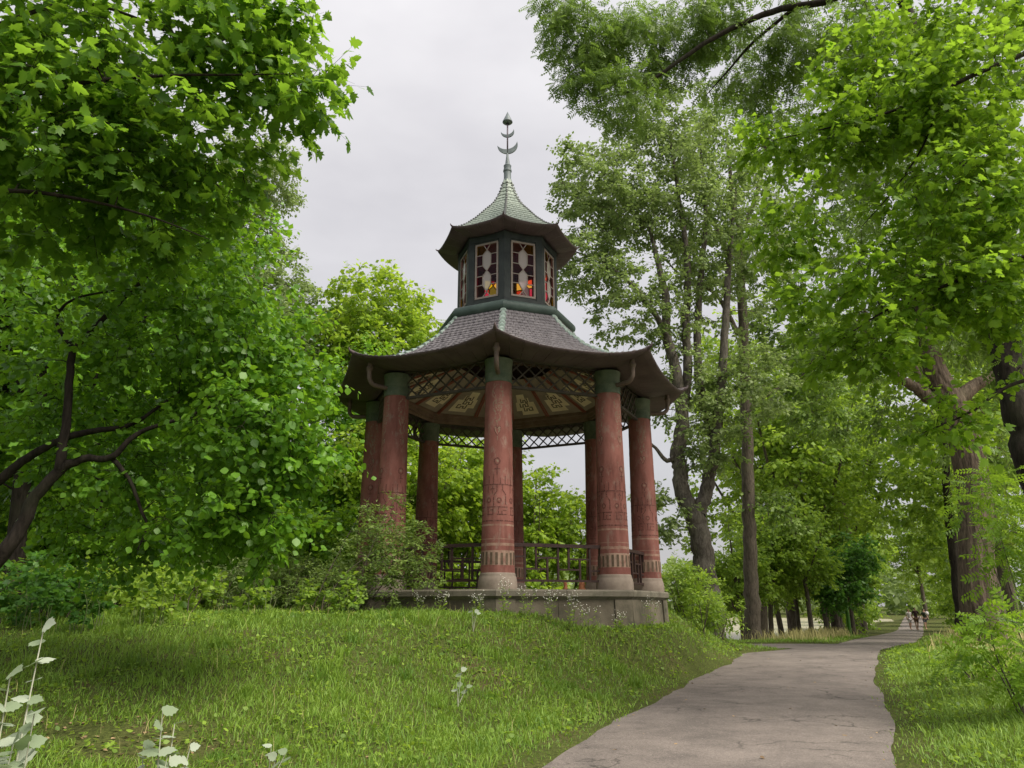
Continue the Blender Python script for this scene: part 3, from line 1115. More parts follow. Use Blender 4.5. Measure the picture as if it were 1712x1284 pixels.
def ceil_pt(k, s, w_, off):
    """s across the field (-1..1 of its width), w_ from rim (0) to crown (1)."""
    out, tan = face_dir(k)
    r_ = CA + (CB - CA) * w_
    z_ = CZA + (CZB - CZA) * w_
    nrm_ = nrm(-out * (CZB - CZA) - np.array((0, 0, 1.0)) * (CA - CB) * 1.0)
    return out * r_ * C8 + tan * s * r_ * math.sin(PI / 8) + np.array((0, 0, z_)) + nrm_ * off


MEAND = [[(-.5, .8), (-.5, .35), (-.2, .35), (-.2, .6), (.1, .6), (.1, .35), (.4, .35), (.4, .8), (.2, .8)], [(-.7, .2), (-.7, -.25), (-.35, -.25), (-.35, .05), (-.05, .05), (-.05, -.25), (.3, -.25), (.3, .2), (0.1, .2)],
         [(-.3, -.4), (-.3, -.85), (0.0, -.85), (0.0, -.6), (.3, -.6), (.3, -.85), (.7, -.85), (.7, -.4), (.45, -.4)]]
for k in range(8):
    for hf in (0, 1):
        cs = -0.5 if hf == 0 else 0.5
        fl_ = 1 if (k + hf) % 2 else -1
        step = [(-.75, 1), (.1, 1), (.1, .62), (.45, .62), (.45, .2), (.85, .2), (.85, -1), (-.45, -1), (-.45, -.55), (-.9, -.55), (-.9, .3), (-.75, .3)]
        to = lambda a, b_, off: ceil_pt(k, cs + a * fl_ * 0.36, 0.36 + b_ * 0.27, off)
        pn = MB().add([to(a, b_, 0.010) for a, b_ in step], [tuple(range(len(step)))]).build('cream_panel', M['cream'], pav)
        g = MB()
        for line in MEAND:
            for (a0, b0), (a1, b1) in zip(line[:-1], line[1:]):
                p0, p1 = to(a0 * 0.72, b0 * 0.7, 0.016), to(a1 * 0.72, b1 * 0.7, 0.016)
                d = nrm(p1 - p0)
                g.bar(p0 - d * 0.012, p1 + d * 0.012, 0.024, 0.006, up=nrm(to(0, 0, 1) - to(0, 0, 0)))
        g.build('meander', M['stave'], pn)
    for s in (-1.0, 0.0):
        rb = MB()
        for ds in (-0.03, 0.03):
            rb.bar(ceil_pt(k, s + ds, 0.0, 0.02), ceil_pt(k, s + ds * 1.8, 1.0, 0.02), 0.028, 0.03)
        rb.build('ceiling_rib', M['redline'], pav)

# lantern: base ring, drum posts, sills, windows
rg = MB()
n_ = 12
oct_ring(rg, [(1.34, 5.84)] + [(1.47 + 0.15 * math.sin(a), 5.99 - 0.14 * math.cos(a)) for a in np.linspace(0.0, PI, n_)] + [(1.32, 6.15), (1.25, 6.16)])
rg.f = [f for f in rg.f if len(f) < 8]
rg.build('lantern_ring', M['ring'], pav, auto=35)
dr = MB()
oct_ring(dr, [(1.24, 6.12), (1.24, 6.30), (1.215, 6.31), (1.05, 6.31)])
dr.f = [f for f in dr.f if len(f) < 8]
dr.build('lantern_sill', M['drum'], pav)
dr = MB()
oct_ring(dr, [(1.03, 7.80), (1.205, 7.80), (1.205, 7.99), (0.8, 7.99)])
dr.f = [f for f in dr.f if len(f) < 8]
dr.build('lantern_head', M['drum'], pav)
MB().lathe([(1.02, 7.86), (1.02, 7.88)], 8).build('lantern_ceiling', M['soffit'], pav)
WZ0, WZ1, WH = 6.40, 7.73, 0.27
LAP = 1.2 * C8
for i in range(8):
    # corner post: a kite between two faces
    a, b_ = V(i, 1.2, 0), V(i, 1.03, 0)
    o0, t0 = face_dir(i - 1)
    o1, t1 = face_dir(i)
    half = 1.2 * math.sin(PI / 8)
    pw = half - WH - 0.045
    q = []
    for z in (6.305, 7.805):
        for c in (a, a + (t1 * pw), b_ + t1 * pw * 0.9, b_ - t0 * pw * 0.9, a - t0 * pw):
            q.append((c[0], c[1], z))
    MB().add(q, [(4, 3, 2, 1, 0), (5, 6, 7, 8, 9), (0, 1, 6, 5), (1, 2, 7, 6), (2, 3, 8, 7), (3, 4, 9, 8), (4, 0, 5, 9)]).build('lantern_post', M['drum'], pav)
    # window
    out, tan = face_dir(i)
    wp = lambda u, v, o=0.0: out * (LAP - 0.03 + o) + tan * u * WH + np.array((0, 0, WZ0 + v * (WZ1 - WZ0)))
    # dark apron above and below the frame
    for v_ in (-0.04, 1.04):
        MB().bar(wp(-1.3, v_, -0.01), wp(1.3, v_, -0.01), 0.05, 0.09).build('window_apron', M['drum'], pav)
    fm = MB()
    e = 0.03 / (WZ1 - WZ0)
    for v in (0.0, 1.0):
        fm.bar(wp(-1.08, v), wp(1.08, v), 0.05, 0.045)
    for u in (-1.02, 1.02):
        fm.bar(wp(u, 0.018), wp(u, 0.982), 0.046, 0.045, up=tan)
    win = fm.build('window', M['frame'], pav)
    mt = MB()

    def mbar(a, b_, w=0.02):
        pa, pb = wp(*a), wp(*b_)
        mt.bar(pa, pb, 0.022, w, up=np.cross(out, pb - pa))
    HX = 0.38
    for sg in (-1, 1):
        for (a, b_) in (((sg * -0.30, 0.985), (sg * 0.0, 0.886)), ((0, 0.886), (sg * HX, 0.80)), ((sg * HX, 0.80), (sg * HX, 0.60)), ((sg * HX, 0.60), (0, 0.496)),
                        ((0, 0.496), (sg * HX, 0.405)), ((sg * HX, 0.405), (sg * HX, 0.235)), ((sg * HX, 0.235), (0, 0.107)), ((0, 0.107), (sg * 0.36, 0.015)),
                        ((sg * HX, 0.80), (sg * 0.99, 0.80)), ((sg * HX, 0.60), (sg * 0.99, 0.60)), ((sg * HX, 0.405), (sg * 0.99, 0.405)), ((sg * HX, 0.235), (sg * 0.99, 0.235))):
            mbar(a, b_)
    mt.build('muntin', M['frame'], win)
    fz = (i * 3) % 2
    panes = [([(0, .886), (HX, .80), (HX, .60), (0, .496), (-HX, .60), (-HX, .80)], 'g_frost'), ([(0, .496), (HX, .405), (HX, .235), (0, .107), (-HX, .235), (-HX, .405)], 'g_frost'),
             ([(-.30, .99), (.30, .99), (0, .886)], 'g_wine'), ([(0, .107), (.36, .01), (-.36, .01)], 'g_rose')]
    for sg in (-1, 1):
        alt = (sg > 0) == bool(fz)
        panes += [([(sg * HX, .80), (sg * 1, .80), (sg * 1, .60), (sg * HX, .60)], 'g_wine'), ([(sg * HX, .60), (sg * 1, .60), (sg * 1, .405), (sg * HX, .405), (0, .496)], 'g_wine'),
                  ([(sg * HX, .405), (sg * 1, .405), (sg * 1, .235), (sg * HX, .235)], 'g_wine' if alt else 'g_pink'),
                  ([(sg * HX, .80), (sg * 1, .80), (sg * 1, .99), (sg * .30, .99), (0, .886)], 'g_rose' if alt else 'g_yellow'),
                  ([(sg * HX, .235), (sg * 1, .235), (sg * 1, .01), (sg * .36, .01), (0, .107)], 'g_yellow' if alt else 'g_rose')]
    for poly, gm in panes:
        poly = poly if sum(poly[j][0] * poly[(j + 1) % len(poly)][1] - poly[(j + 1) % len(poly)][0] * poly[j][1] for j in range(len(poly))) > 0 else poly[::-1]
        MB().add([wp(u, v, 0.004) for u, v in poly], [tuple(range(len(poly)))]).build('pane', M[gm], win)

# finial
fin = MB().lathe([(0.115, 9.98), (0.10, 10.03), (0.092, 10.08), (0.092, 10.26), (0.108, 10.275), (0.108, 10.315), (0.093, 10.33), (0.093, 10.42), (0.10, 10.44), (0.088, 10.46),
                  (0.062, 10.48), (0.024, 10.80), (0.02, 10.82)], 20).build('finial', M['metal'], pav, auto=40)
MB().tube([(0, 0, 10.78), (0, 0, 11.9)], 0.021, 10).build('rod', M['rod'], fin, smooth=True)
MB().lathe([(0.018, 11.76), (0.055, 11.70), (0.10, 11.715), (0.132, 11.745), (0.128, 11.765), (0.06, 11.92), (0.004, 12.06)], 20).build('spike_cap', M['metal'], fin, auto=30)


def crescent(name, zc, R_, th, tilt):
    g, pts_o, pts_i = MB(), [], []
    n = 22
    for i in range(n + 1):
        t = -1 + 2 * i / n
        a = t * math.radians(98)
        pts_o.append((R_ * math.sin(a), -R_ * math.cos(a)))
        w_ = th * (1 - abs(t) ** 2.2)
        pts_i.append(((R_ - w_) * math.sin(a) * 1.0, -(R_ - w_) * math.cos(a)))
    q, f = [], []
    ct, st = math.cos(tilt), math.sin(tilt)
    for y in (-0.018, 0.018):
        for p in pts_o + pts_i:
            x, z = p[0] * ct - p[1] * st, p[0] * st + p[1] * ct
            q.append((x, y, zc + z))
    m_ = n + 1
    for i in range(n):
        f.append((i, i + 1, m_ + i + 1, m_ + i))
        f.append((2 * m_ + i, 3 * m_ + i, 3 * m_ + i + 1, 2 * m_ + i + 1))
        f.append((i, 2 * m_ + i, 2 * m_ + i + 1, i + 1))
        f.append((m_ + i, m_ + i + 1, 3 * m_ + i + 1, 3 * m_ + i))
    g.add(q, f).build(name, M['metal'], fin)


crescent('crescent', 11.06, 0.262, 0.135, math.radians(12))
crescent('crescent', 11.46, 0.172, 0.080, math.radians(13))


# ------------------------------------------------------------------ foliage
def tmpl(verts, faces):
    v = np.array(verts, float)
    lp = np.concatenate([np.array(f) for f in faces])
    ln = np.array([len(f) for f in faces])
    return v, lp, ln


def maple_tmpl():
    half = [(0.0, 0.0), (0.30, -0.03), (0.24, 0.12), (0.57, 0.20), (0.42, 0.32), (0.60, 0.54), (0.30, 0.52), (0.30, 0.74), (0.0, 1.0)]
    k = 0.86
    r = [(x * k, y, -0.16 * x + 0.05 * y * (1 - y) - 0.10 * x * x) for x, y in half]
    l = [(-x, y, z) for x, y, z in r[1:-1]]
    v = r + l
    n = len(r)
    right = tuple(range(n))
    left = (0, n - 1) + tuple(range(2 * n - 3, n - 1, -1))
    return tmpl(v, [right, left])


def oval_tmpl(w=0.40, fold=0.10, tip=0.10):
    v = [(0, 0, 0), (w * 0.8, 0.22, -fold), (w, 0.5, -fold * 1.1), (w * 0.55, 0.8, -fold * 0.7), (0, 1, -tip), (-w * 0.55, 0.8, -fold * 0.7), (-w, 0.5, -fold * 1.1), (-w * 0.8, 0.22, -fold)]
    return tmpl(v, [(0, 1, 2, 3, 4), (0, 4, 5, 6, 7)])


def diamond_tmpl(w=0.34):
    return tmpl([(0, 0, 0), (w, 0.45, -0.07), (0, 1, -0.06), (-w, 0.5, -0.07)], [(0, 1, 2), (0, 2, 3)])


def pinnate_tmpl(n=5, lw=0.075, ll=0.27):
    v, f = [(-0.006, 0, 0), (0.006, 0, 0), (0.0, 0.95, -0.12)], [(0, 1, 2)]
    for i in range(n):
        y = 0.16 + 0.66 * i / (n - 1)
        for s in (-1, 1):
            b = len(v)
            z = -0.12 * y * y
            v += [(0, y, z), (s * ll * 0.45, y + lw + 0.05, z - 0.01), (s * ll, y + 0.11, z - 0.06), (s * ll * 0.5, y - lw * 0.7 + 0.05, z - 0.01)]
            f.append((b, b + 1, b + 2, b + 3) if s < 0 else (b, b + 3, b + 2, b + 1))
    b = len(v)
    v += [(0, 0.8, -0.08), (lw, 0.93, -0.1), (0, 1.08, -0.15), (-lw, 0.93, -0.1)]
    f.append((b, b + 1, b + 2, b + 3))
    return tmpl(v, f)


T = {'maple': maple_tmpl(), 'oval': oval_tmpl(), 'round': oval_tmpl(0.46, 0.08, 0.06), 'diamond': diamond_tmpl(), 'narrow': diamond_tmpl(0.17), 'pinnate': pinnate_tmpl(5),
     'pinnate_far': pinnate_tmpl(4, 0.10, 0.30)}


def frames(ydir, up):
    y = nrm(ydir)
    z = nrm(up - y * (up * y).sum(-1, keepdims=True))
    x = np.cross(y, z)
    return np.stack([x, y, z], -1)                       # columns


def leaf_mesh(name, tm, pos, fr, size, tint, mat):
    v, lp, ln = tm
    n, k = len(pos), len(v)
    curl = np.random.default_rng(n).uniform(-0.3, 2.4, n)                 # no two leaves bend alike
    vv = v[None] * np.stack([np.ones(n), np.ones(n), curl], -1)[:, None, :]
    w = np.einsum('nij,nkj->nki', fr, vv) * size[:, None, None] + pos[:, None, :]
    loops = (lp[None, :] + (np.arange(n) * k)[:, None]).ravel()
    lens = np.tile(ln, n)
    starts = np.concatenate([[0], np.cumsum(lens)[:-1]])
    return np_mesh(name, w.reshape(-1, 3), loops, starts, mat, np.repeat(tint, k))


def rand_dirs(n, g):
    return nrm(g.normal(size=(n, 3)))


def tubes_mesh(name, lines, mat):
    V_, L_, S_ = [], [], []
    vo = lo = 0
    for pts, rad, n in lines:
        m = len(pts)
        t = nrm(np.gradient(pts, axis=0))
        mean = abs(t[:, 2]).mean()
        ref = np.array((0.0, 0, 1)) if mean < 0.75 else np.array((0.94, 0.34, 0))
        s = nrm(np.cross(t, ref))
        u = np.cross(s, t)
        a = np.linspace(0, 2 * PI, n, endpoint=False)
        v = pts[:, None, :] + rad[:, None, None] * (np.cos(a)[None, :, None] * s[:, None, :] + np.sin(a)[None, :, None] * u[:, None, :])
        k = np.arange(m - 1)[:, None] * n
        i = np.arange(n)[None, :]
        j = (i + 1) % n
        q = np.stack([k + i, k + j, k + n + j, k + n + i], -1).reshape(-1)
        V_.append(v.reshape(-1, 3))
        L_.append(q + vo)
        S_.append(np.arange(len(q) // 4) * 4 + lo)
        vo += m * n
        lo += len(q)
    return np_mesh(name, np.concatenate(V_), np.concatenate(L_), np.concatenate(S_), mat)


CAMP = np.array((0, 0, CAM_Z))


def in_view(p):
    r = p - CAMP
    c, s = math.cos(PITCH), math.sin(PITCH)
    d = r[:, 1] * c + r[:, 2] * s
    v = -r[:, 1] * s + r[:, 2] * c
    u = r[:, 0]
    return (d > 0.3) & (abs(u / d) < 856 / F_PX) & (abs(v / d) < 642 / F_PX), d


def blobP(px, py, yw, rpx, rpy, ry, n):
    c = P(px, py, yw)
    k = PXM(px, py, yw)
    return (c, np.array((rpx * k, ry, rpy * k)), n)


def plant(name, label, cat, base, limbs, blobs, tm, mat, bark, leaf=0.1, twigs=4, per=8, clump=0.45, seed=1, group=None, droop=0.35, rough_r=0.6,
          n_single=0, single_name='leaf', trunk_sides=10, stem_r=0.02, crown_name='crown', shell=0.5, flat=0.6, twig_tubes=True, max_branch=0.06):
    """A tree or a shrub: limbs given as (points, radii), leaf clumps in ellipsoids joined to the limbs by branches."""
    g = np.random.default_rng(seed)
    base = np.array(base, float)
    root = empty(name, base, 0, label, cat, group)
    lines, NP_, NR = [], [], []
    for pts, rad in limbs:
        q, r = smooth_line(np.array(pts, float) - base, rad, 6)
        q = q + g.normal(size=q.shape) * (r[:, None] * 0.10)
        lines.append((q, r, trunk_sides))
        NP_.extend(q)
        NR.extend(r)
    tr = link('trunk', tubes_mesh('trunk', lines, bark), root)
    NP_, NR = list(NP_), list(NR)
    C, OUT = [], []
    for c, rad, n in blobs:
        d = rand_dirs(n, g)
        rr = g.random(n) ** shell
        C.append(c - base + d * rad * rr[:, None])
        OUT.append(d)
    C, OUT = np.concatenate(C), np.concatenate(OUT)
    gz = C[:, 2] + base[2]
    keep = gz > ground_h(C[:, 0] + base[0], C[:, 1] + base[1]) + 0.12
    C, OUT = C[keep], OUT[keep]
    d0 = np.array([np.min(((np.array(NP_) - c) ** 2).sum(1)) for c in C])
    order = np.argsort(d0)
    br = []
    P_arr = np.array(NP_)
    R_arr = np.array(NR)
    for o in order:
        c = C[o]
        dv = P_arr - c
        dist = np.sqrt((dv ** 2).sum(1)) * (1 + 0.7 * np.clip(dv[:, 2] / (np.abs(dv).sum(1) + 0.1), 0, 1))
        k = int(np.argmin(dist))
        a, ra = P_arr[k], R_arr[k]
        L = np.linalg.norm(c - a)
        t = np.linspace(0, 1, 5)[:, None]
        arc = np.array((0, 0, 1.0)) * L * 0.12 * (4 * t * (1 - t)) + g.normal(size=(5, 3)) * L * 0.035 * (4 * t * (1 - t))
        pts = a + (c - a) * t + arc
        r0 = min(ra * 0.62, stem_r * 0.35 + stem_r * 0.55 * L, max_branch)
        rad = np.linspace(r0, max(r0 * 0.35, 0.003), 5)
        br.append((pts, rad, 5))
        P_arr = np.vstack([P_arr, pts[1:]])
        R_arr = np.concatenate([R_arr, rad[1:]])
    nt_ = len(C) * twigs
    tc = np.repeat(C, twigs, 0)
    td = nrm(np.repeat(OUT, twigs, 0) * 0.55 + rand_dirs(nt_, g) * np.array((1, 1, flat)) + np.array((0, 0, -droop * 0.45)))
    tl = clump * (0.55 + 0.75 * g.random(nt_))
    if twig_tubes:
        for i in range(nt_):
            e = tc[i] + td[i] * tl[i]
            br.append((np.array([tc[i], e]), np.array([0.005, 0.0015]) * (stem_r / 0.02), 3))
    link('branches', tubes_mesh('branches', br, bark), root, kind='stuff')
    nl = nt_ * per
    fr_ = np.tile((np.arange(per) + 0.5) / per, nt_) * 0.95 + 0.08
    ti = np.repeat(np.arange(nt_), per)
    side = np.where(np.tile(np.arange(per), nt_) % 2, 1.0, -1.0)
    lat = nrm(np.cross(td[ti], np.array((0, 0, 1.0)) + g.normal(size=(nl, 3)) * 0.25))
    pos = tc[ti] + td[ti] * (tl[ti] * fr_)[:, None] + g.normal(size=(nl, 3)) * (clump * 0.06)
    yd = td[ti] * 0.55 + lat * side[:, None] * 0.75 + np.array((0, 0, -droop)) * (0.5 + g.random(nl))[:, None] + g.normal(size=(nl, 3)) * 0.25
    up = np.array((0, 0, 1.0)) + g.normal(size=(nl, 3)) * rough_r
    F_ = frames(yd, up)
    size = leaf * (0.5 + 0.8 * g.random(nl) ** 0.8)
    ctint = np.repeat(g.random(len(C)) * 0.5, twigs * per)
    tint = np.clip(ctint + g.random(nl) * 0.5, 0, 1)
    pos = pos + nrm(yd) * (leaf * 0.2)
    wz = pos[:, 2] + base[2]
    ok = wz > ground_h(pos[:, 0] + base[0], pos[:, 1] + base[1]) + 0.02
    pos, F_, size, tint = pos[ok], F_[ok], size[ok], tint[ok]
    sel = np.zeros(len(pos), bool)
    if n_single:
        vis, d = in_view(pos + base)
        sc = np.where(vis, d / size, 1e9)
        sel[np.argsort(sc)[:n_single]] = True
    crown = link(crown_name, leaf_mesh(crown_name, tm, pos[~sel], F_[~sel], size[~sel], tint[~sel], mat), root, kind='stuff')
    if n_single:
        var = [leaf_mesh(single_name, tm, np.zeros((1, 3)), np.eye(3)[None], np.ones(1), np.array([t_]), mat) for t_ in (0.1, 0.3, 0.5, 0.7, 0.9)]
        for p_, f_, s_, t_ in zip(pos[sel], F_[sel], size[sel], tint[sel]):
            o = link(single_name, var[min(4, int(t_ * 5))], crown)
            mt_ = Matrix([[f_[r][c] * s_ for c in range(3)] + [p_[r]] for r in range(3)] + [[0, 0, 0, 1]])
            o.matrix_local = mt_
    return root


def gp(x, y):
    return np.array((x, y, float(ground_h(x, y))))


def line_px(depths, *px):
    if np.isscalar(depths):
        depths = [depths] * len(px)
    d = np.interp(np.linspace(0, 1, len(px)), np.linspace(0, 1, len(depths)), depths)
    return [P(a, b, y) for (a, b), y in zip(px, d)]


# --- near maple over the left of the clearing; its trunk stands outside the picture
b0 = gp(-6.9, 5.2) - np.array((0, 0, 0.15))
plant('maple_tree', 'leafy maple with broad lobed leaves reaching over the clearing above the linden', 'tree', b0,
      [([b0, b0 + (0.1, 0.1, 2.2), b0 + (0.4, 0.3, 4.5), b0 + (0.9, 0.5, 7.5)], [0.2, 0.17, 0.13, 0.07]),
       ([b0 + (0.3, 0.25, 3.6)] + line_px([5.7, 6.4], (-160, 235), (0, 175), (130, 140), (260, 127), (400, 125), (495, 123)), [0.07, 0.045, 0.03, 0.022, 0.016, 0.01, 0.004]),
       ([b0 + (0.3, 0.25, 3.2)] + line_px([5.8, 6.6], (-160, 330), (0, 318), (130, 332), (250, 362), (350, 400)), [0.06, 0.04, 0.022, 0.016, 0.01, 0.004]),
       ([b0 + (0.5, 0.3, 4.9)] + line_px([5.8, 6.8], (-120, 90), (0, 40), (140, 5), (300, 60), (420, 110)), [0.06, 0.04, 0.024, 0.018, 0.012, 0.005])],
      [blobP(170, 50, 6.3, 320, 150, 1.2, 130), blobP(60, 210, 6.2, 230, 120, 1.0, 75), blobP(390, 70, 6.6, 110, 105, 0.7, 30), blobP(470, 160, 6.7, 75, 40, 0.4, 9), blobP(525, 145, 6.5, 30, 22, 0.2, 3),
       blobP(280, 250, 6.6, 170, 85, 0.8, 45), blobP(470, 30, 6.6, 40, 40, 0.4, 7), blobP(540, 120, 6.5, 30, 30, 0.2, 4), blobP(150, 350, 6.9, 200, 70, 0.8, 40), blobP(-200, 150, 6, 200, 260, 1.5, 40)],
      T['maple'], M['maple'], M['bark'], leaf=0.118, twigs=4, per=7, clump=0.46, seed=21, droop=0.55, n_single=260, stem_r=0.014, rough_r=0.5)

# --- linden with a crooked trunk at the left
tb = gp(-6.4, 7.9) - np.array((0, 0, 0.15))
plant('linden_tree', 'linden with crooked dark limbs and drooping round leaves left of the pavilion', 'tree', tb,
      [([tb] + line_px(8.0, (-60, 1000), (21, 905), (53, 843), (100, 786), (140, 767), (186, 764), (235, 722), (330, 690), (420, 640)), [0.12, 0.095, 0.075, 0.066, 0.055, 0.042, 0.036, 0.026, 0.016, 0.008]),
       ([tb + (0.2, 0.3, 0.6)] + line_px(8.4, (-60, 850), (0, 802), (45, 766), (105, 734), (147, 722), (221, 709), (300, 655)), [0.10, 0.08, 0.056, 0.048, 0.042, 0.036, 0.026, 0.012]),
       (line_px(8.0, (100, 786), (112, 695), (119, 597), (128, 580), (168, 538), (210, 496), (270, 430), (300, 330)), [0.055, 0.046, 0.04, 0.034, 0.03, 0.023, 0.016, 0.008]),
       (line_px(8.1, (124, 585), (95, 540), (115, 505), (175, 488), (260, 480)), [0.028, 0.02, 0.016, 0.012, 0.006]),
       (line_px(8.05, (186, 764), (215, 800), (235, 850), (245, 880), (230, 920)), [0.03, 0.022, 0.018, 0.012, 0.006])],
      [blobP(330, 520, 8.5, 170, 140, 1.2, 120), blobP(440, 690, 8.3, 110, 105, 1.0, 85), blobP(180, 610, 8.9, 200, 150, 1.1, 70), blobP(390, 850, 8.3, 110, 75, 0.8, 46), blobP(40, 450, 9.2, 150, 160, 1.3, 75),
       blobP(310, 385, 8.9, 120, 95, 1.0, 50), blobP(508, 745, 8.4, 56, 70, 0.5, 24), blobP(540, 640, 8.6, 20, 26, 0.3, 5), blobP(-150, 600, 8.5, 160, 200, 1.3, 40), blobP(440, 560, 8.5, 75, 75, 0.7, 36), blobP(300, 780, 8.9, 160, 110, 1.0, 50), blobP(120, 760, 9.3, 160, 120, 1.0, 46), blobP(250, 900, 9.6, 150, 70, 0.9, 34), blobP(430, 880, 9.0, 70, 60, 0.6, 16)],
      T['round'], M['linden'], M['bark'], leaf=0.080, twigs=4, per=10, clump=0.40, seed=22, droop=0.65, n_single=260, stem_r=0.013)

# --- trees beyond the clearing on the left
b0 = gp(-13.5, 31)
plant('white_poplar', 'tall pale grey green poplar rising behind the linden into the sky', 'tree', b0,
      [([b0, b0 + (0.2, 0, 6), b0 + (0.6, 0, 12), b0 + (0.8, 0, 20)], [0.4, 0.33, 0.22, 0.06])],
      [blobP(430, 300, 31, 62, 95, 2.2, 110), blobP(385, 420, 31, 110, 110, 2.8, 120), blobP(440, 500, 31, 85, 100, 2.6, 100), blobP(500, 580, 30.5, 70, 90, 2.4, 90), blobP(300, 330, 32, 90, 120, 2.5, 60)],
      T['diamond'], M['poplar'], M['bark_pale'], leaf=0.17, twigs=5, per=14, clump=0.75, seed=23, droop=0.5, stem_r=0.03)
b0 = gp(-6.3, 31)
plant('field_maple', 'round yellow green maple crown showing behind the left eave of the pavilion', 'tree', b0,
      [([b0, b0 + (0, 0, 4), b0 + (0.3, 0, 8), b0 + (0.4, 0, 12)], [0.3, 0.25, 0.16, 0.05]), ([b0 + (0, 0, 4), b0 + (1.5, 0, 7.5), b0 + (2.2, 0.2, 10)], [0.16, 0.1, 0.04])],
      [blobP(630, 520, 31, 95, 68, 2.6, 130), blobP(575, 575, 30, 60, 60, 2.4, 60), blobP(670, 590, 30.5, 75, 60, 2.3, 70), blobP(640, 700, 30.5, 110, 80, 2.4, 80)],
      T['diamond'], M['yellow'], M['bark_grey'], leaf=0.24, twigs=5, per=9, clump=0.75, seed=24, droop=0.5, stem_r=0.03)


def proto_tree(name, label, cat, group, seed, h, spread, low, tm, mat, bark, leaf, clumps, per, clump, r0=0.16, twigs=5, forks=3, droop=0.45):
    g = random.Random(seed)
    o = np.zeros(3)
    b = np.array((0.0, 0.0, 500.0))          # grown away from the terrain, then moved
    limbs = [([b + (0, 0, -0.4), b + (g.uniform(-.2, .2), g.uniform(-.2, .2), h * 0.3), b + (g.uniform(-.4, .4), g.uniform(-.3, .3), h * 0.6), b + (g.uniform(-.4, .4), 0, h * 0.95)], [r0 * 1.15, r0 * 0.9, r0 * 0.6, r0 * 0.15])]
    for k in range(forks):
        a = 2 * PI * (k + g.random() * 0.6) / forks
        z0 = h * g.uniform(0.25, 0.45)
        limbs.append(([b + (0, 0, z0), b + (math.cos(a) * spread * 0.4, math.sin(a) * spread * 0.4, z0 + h * 0.18), b + (math.cos(a) * spread * 0.75, math.sin(a) * spread * 0.75, z0 + h * 0.36)], [r0 * 0.5, r0 * 0.3, r0 * 0.1]))
    blobs = []
    zc = (low + h) / 2
    blobs.append((b + (0, 0, zc), np.array((spread * 0.75, spread * 0.75, (h - low) / 2)), int(clumps * 0.45)))
    for k in range(5):
        a = 2 * PI * k / 5 + g.random()
        z_ = low + (h - low) * g.uniform(0.15, 0.75)
        blobs.append((b + (math.cos(a) * spread * 0.6, math.sin(a) * spread * 0.6, z_), np.array((spread * 0.42, spread * 0.42, (h - low) * 0.22)), int(clumps * 0.11)))
    r = plant(name, label, cat, b, limbs, blobs, tm, mat, bark, leaf=leaf, twigs=twigs, per=per, clump=clump, seed=seed, group=group, droop=droop, stem_r=0.022)
    return r


def place(root, first, x, y, s=1.0, rz=0.0, label=None, tilt=0.0):
    o = root if first else copy_tree(root)
    z = float(ground_h(x, y))
    o.location = (x, y, z)
    o.scale = (s, s, s)
    o.rotation_euler = (tilt, tilt * 0.6, rz)
    if label:
        o['label'] = label
    return o


def at_px(px, y):
    return (px - 856.0) * (y * math.cos(PITCH)) / F_PX


wood = proto_tree('woodland_tree', 'dark green broadleaf tree in the wood behind the linden', 'tree', 'trees of the left wood', 31, 12.5, 3.4, 2.4, T['diamond'], M['linden'], M['bark'], 0.22, 270, 9, 0.75, 0.17)
spots = [(20, 15.5, 1.0, 0), (150, 19, 0.95, 1), (250, 22, 1.05, 2), (345, 26, 1.0, 3), (90, 25, 1.2, 4), (430, 29, 0.8, 5), (-90, 17, 1.1, 2.5), (575, 27, 0.82, 1.2), (-30, 30, 1.3, 0.7), (220, 34, 1.3, 3.3)]
for k, (px, y, s, rz) in enumerate(spots):
    place(wood, k == 0, at_px(px, y), y, s, rz)
young = proto_tree('young_maple', 'bright young maple growing behind the pavilion railings', 'tree', 'young maples behind the pavilion', 32, 7.2, 2.3, 0.7, T['diamond'], M['yellow'], M['bark_grey'], 0.20, 190, 9, 0.6, 0.09)
for k, (px, y, s, rz) in enumerate([(760, 28, 1.1, 0), (690, 26.5, 1.0, 1), (900, 29.5, 0.95, 2), (830, 31.5, 1.15, 3.5), (965, 31, 0.85, 4.4), (620, 25.5, 0.95, 5)]):
    place(young, k == 0, at_px(px, y), y, s, rz)

